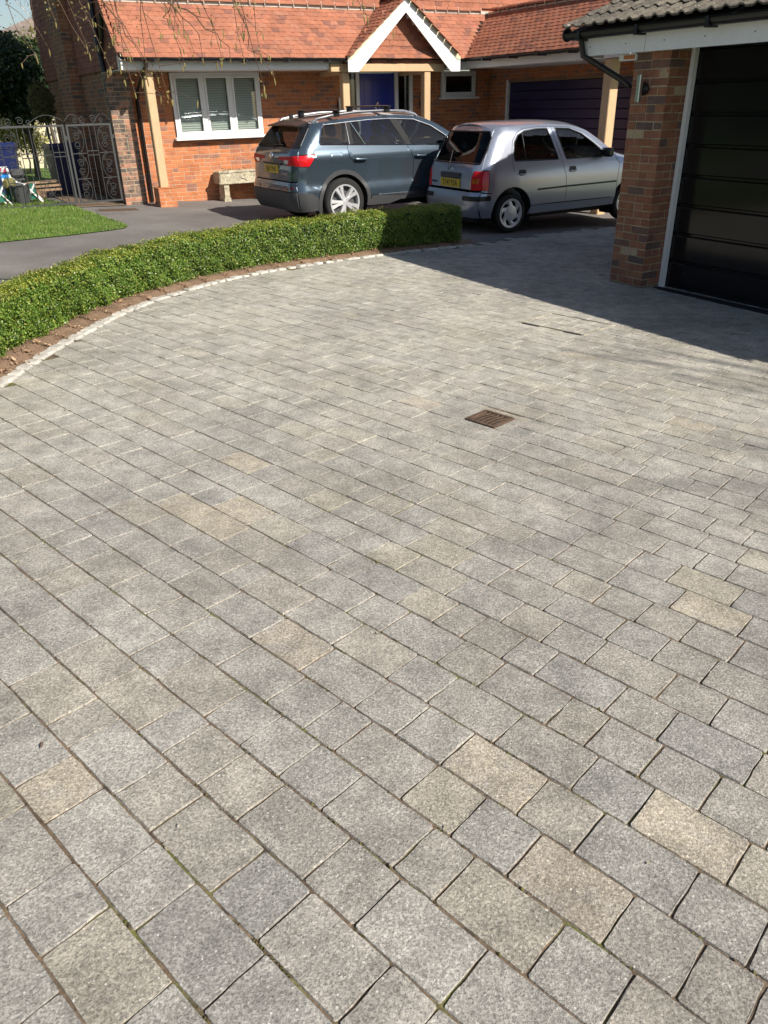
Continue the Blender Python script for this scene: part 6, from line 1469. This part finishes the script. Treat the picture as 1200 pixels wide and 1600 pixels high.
def hang(x, y, zb, zt=None, tag_=0):
    """one hanging twig ending near (x, y, zb) in world space"""
    zt = zt or rg.uniform(2.75, 3.2); top = Vector((x + rg.gauss(-.10, .12), y + rg.gauss(0, .12), zt)); bot = Vector((x, y, zb)); n = 9; pts = []
    for k in range(n + 1):
        t = k / n; p = top.lerp(bot, t); p += Vector((rg.gauss(0, .016), rg.gauss(0, .016), 0)) * (1 if 0 < k < n else 0) + Vector((-.08 * math.sin(t * 3.1), 0, 0)); pts.append(p - B0)
    b = MB(); b.tube(pts, [.0042 * (1 - .65 * k / n) for k in range(n + 1)], 5)
    for k in range(2, n + 1):
        if rg.random() < .42:
            d = Vector((rg.gauss(0, .10), rg.gauss(0, .06), rg.uniform(-.10, .02))); e = pts[k] + d; b.tube([pts[k], pts[k] + d * .5 + Vector((0, 0, .012)), e], [.0018, .0014, .001], 4)
            for q in range(rg.choice((1, 1, 2, 3))): catkin(e + Vector((rg.gauss(0, .008), rg.gauss(0, .008), 0)), rg.uniform(.018, .044))
        budV.append(pts[k] + Vector((rg.gauss(0, .01), rg.gauss(0, .01), 0)))
        for _ in range(5): budV.append(pts[k].lerp(pts[k - 1], rg.random()) + Vector((rg.gauss(0, .02), rg.gauss(0, .02), rg.gauss(0, .02))))
    catkin(pts[-1], rg.uniform(.03, .055)); b.build('hanging_twig', M['twig'], bi, False, fix=False)
for (x, y, zb) in ((-1.88, 5.0, 1.88), (-1.80, 5.0, 1.90), (-1.70, 4.9, 2.02), (-1.62, 5.1, 1.93), (-1.58, 5.0, 1.88), (-1.45, 5.1, 1.82), (-1.42, 4.8, 1.80), (-1.36, 5.0, 1.68), (-1.33, 5.2, 1.76), (-1.28, 4.9, 1.74), (-1.24, 5.1, 1.66), (-1.18, 5.0, 1.68), (-1.10, 5.2, 1.83), (-1.02, 5.0, 1.95), (-.86, 5.1, 1.84), (-.72, 5.0, 1.83), (-.62, 5.0, 1.70), (-.58, 5.2, 1.74), (-.02, 5.0, 2.02), (-.04, 5.1, 2.04)): hang(x, y, zb)
for _ in range(26): hang(rg.uniform(-4.6, -2.3), rg.uniform(3.0, 5.9), rg.uniform(1.9, 2.6), rg.uniform(3.4, 4.4))
for _ in range(24): hang(-4.3 + rg.gauss(0, 1.2), 4.1 + rg.gauss(0, 1.2), rg.uniform(2.9, 4.2), rg.uniform(4.3, 5.6))
# side sprays in the open part of the view
for (x, y, z, dx, dz) in ((-1.25, 5.0, 2.18, .30, -.22), (-1.05, 5.05, 2.08, .24, -.20), (-.98, 5.1, 2.2, -.18, -.15), (-.80, 5.0, 2.2, .12, -.32), (-1.5, 5.0, 2.15, .2, -.3)):
    p = Vector((x, y, z)) - B0; pts = [p + Vector((dx * t + rg.gauss(0, .012), rg.gauss(0, .01), dz * t ** 1.4 + rg.gauss(0, .008))) for t in [k / 7 for k in range(8)]]
    b = MB(); b.tube([p + Vector((-.10, 0, .55)), p + Vector((-.06, 0, .2))] + pts, [.006, .0055] + [.0048 * (1 - .7 * k / 8) for k in range(8)], 5)
    for k in (2, 4, 5, 7):
        d = Vector((rg.gauss(.03, .06), rg.gauss(0, .04), rg.uniform(-.12, .0))); b.tube([pts[k], pts[k] + d], [.002, .001], 4); catkin(pts[k] + d, rg.uniform(.03, .05)); budV.append(pts[k] + d)
    b.build('hanging_twig', M['twig'], bi, False, fix=False)
o = catV.build('catkins', M['catkin'], bi, True, fix=False); o['kind'] = 'stuff'
bp_ = np.array([tuple(p) for p in budV]); g = np.random.default_rng(9)
o = link('buds', np_mesh('buds', leaf_quads(bp_, np.tile([0, -1.0, 0], (len(bp_), 1)), (.004, .010), g, 1.0), np.arange(4 * len(bp_)).reshape(-1, 4), g.random(len(bp_))), M['catkin'], bi); o['kind'] = 'stuff'
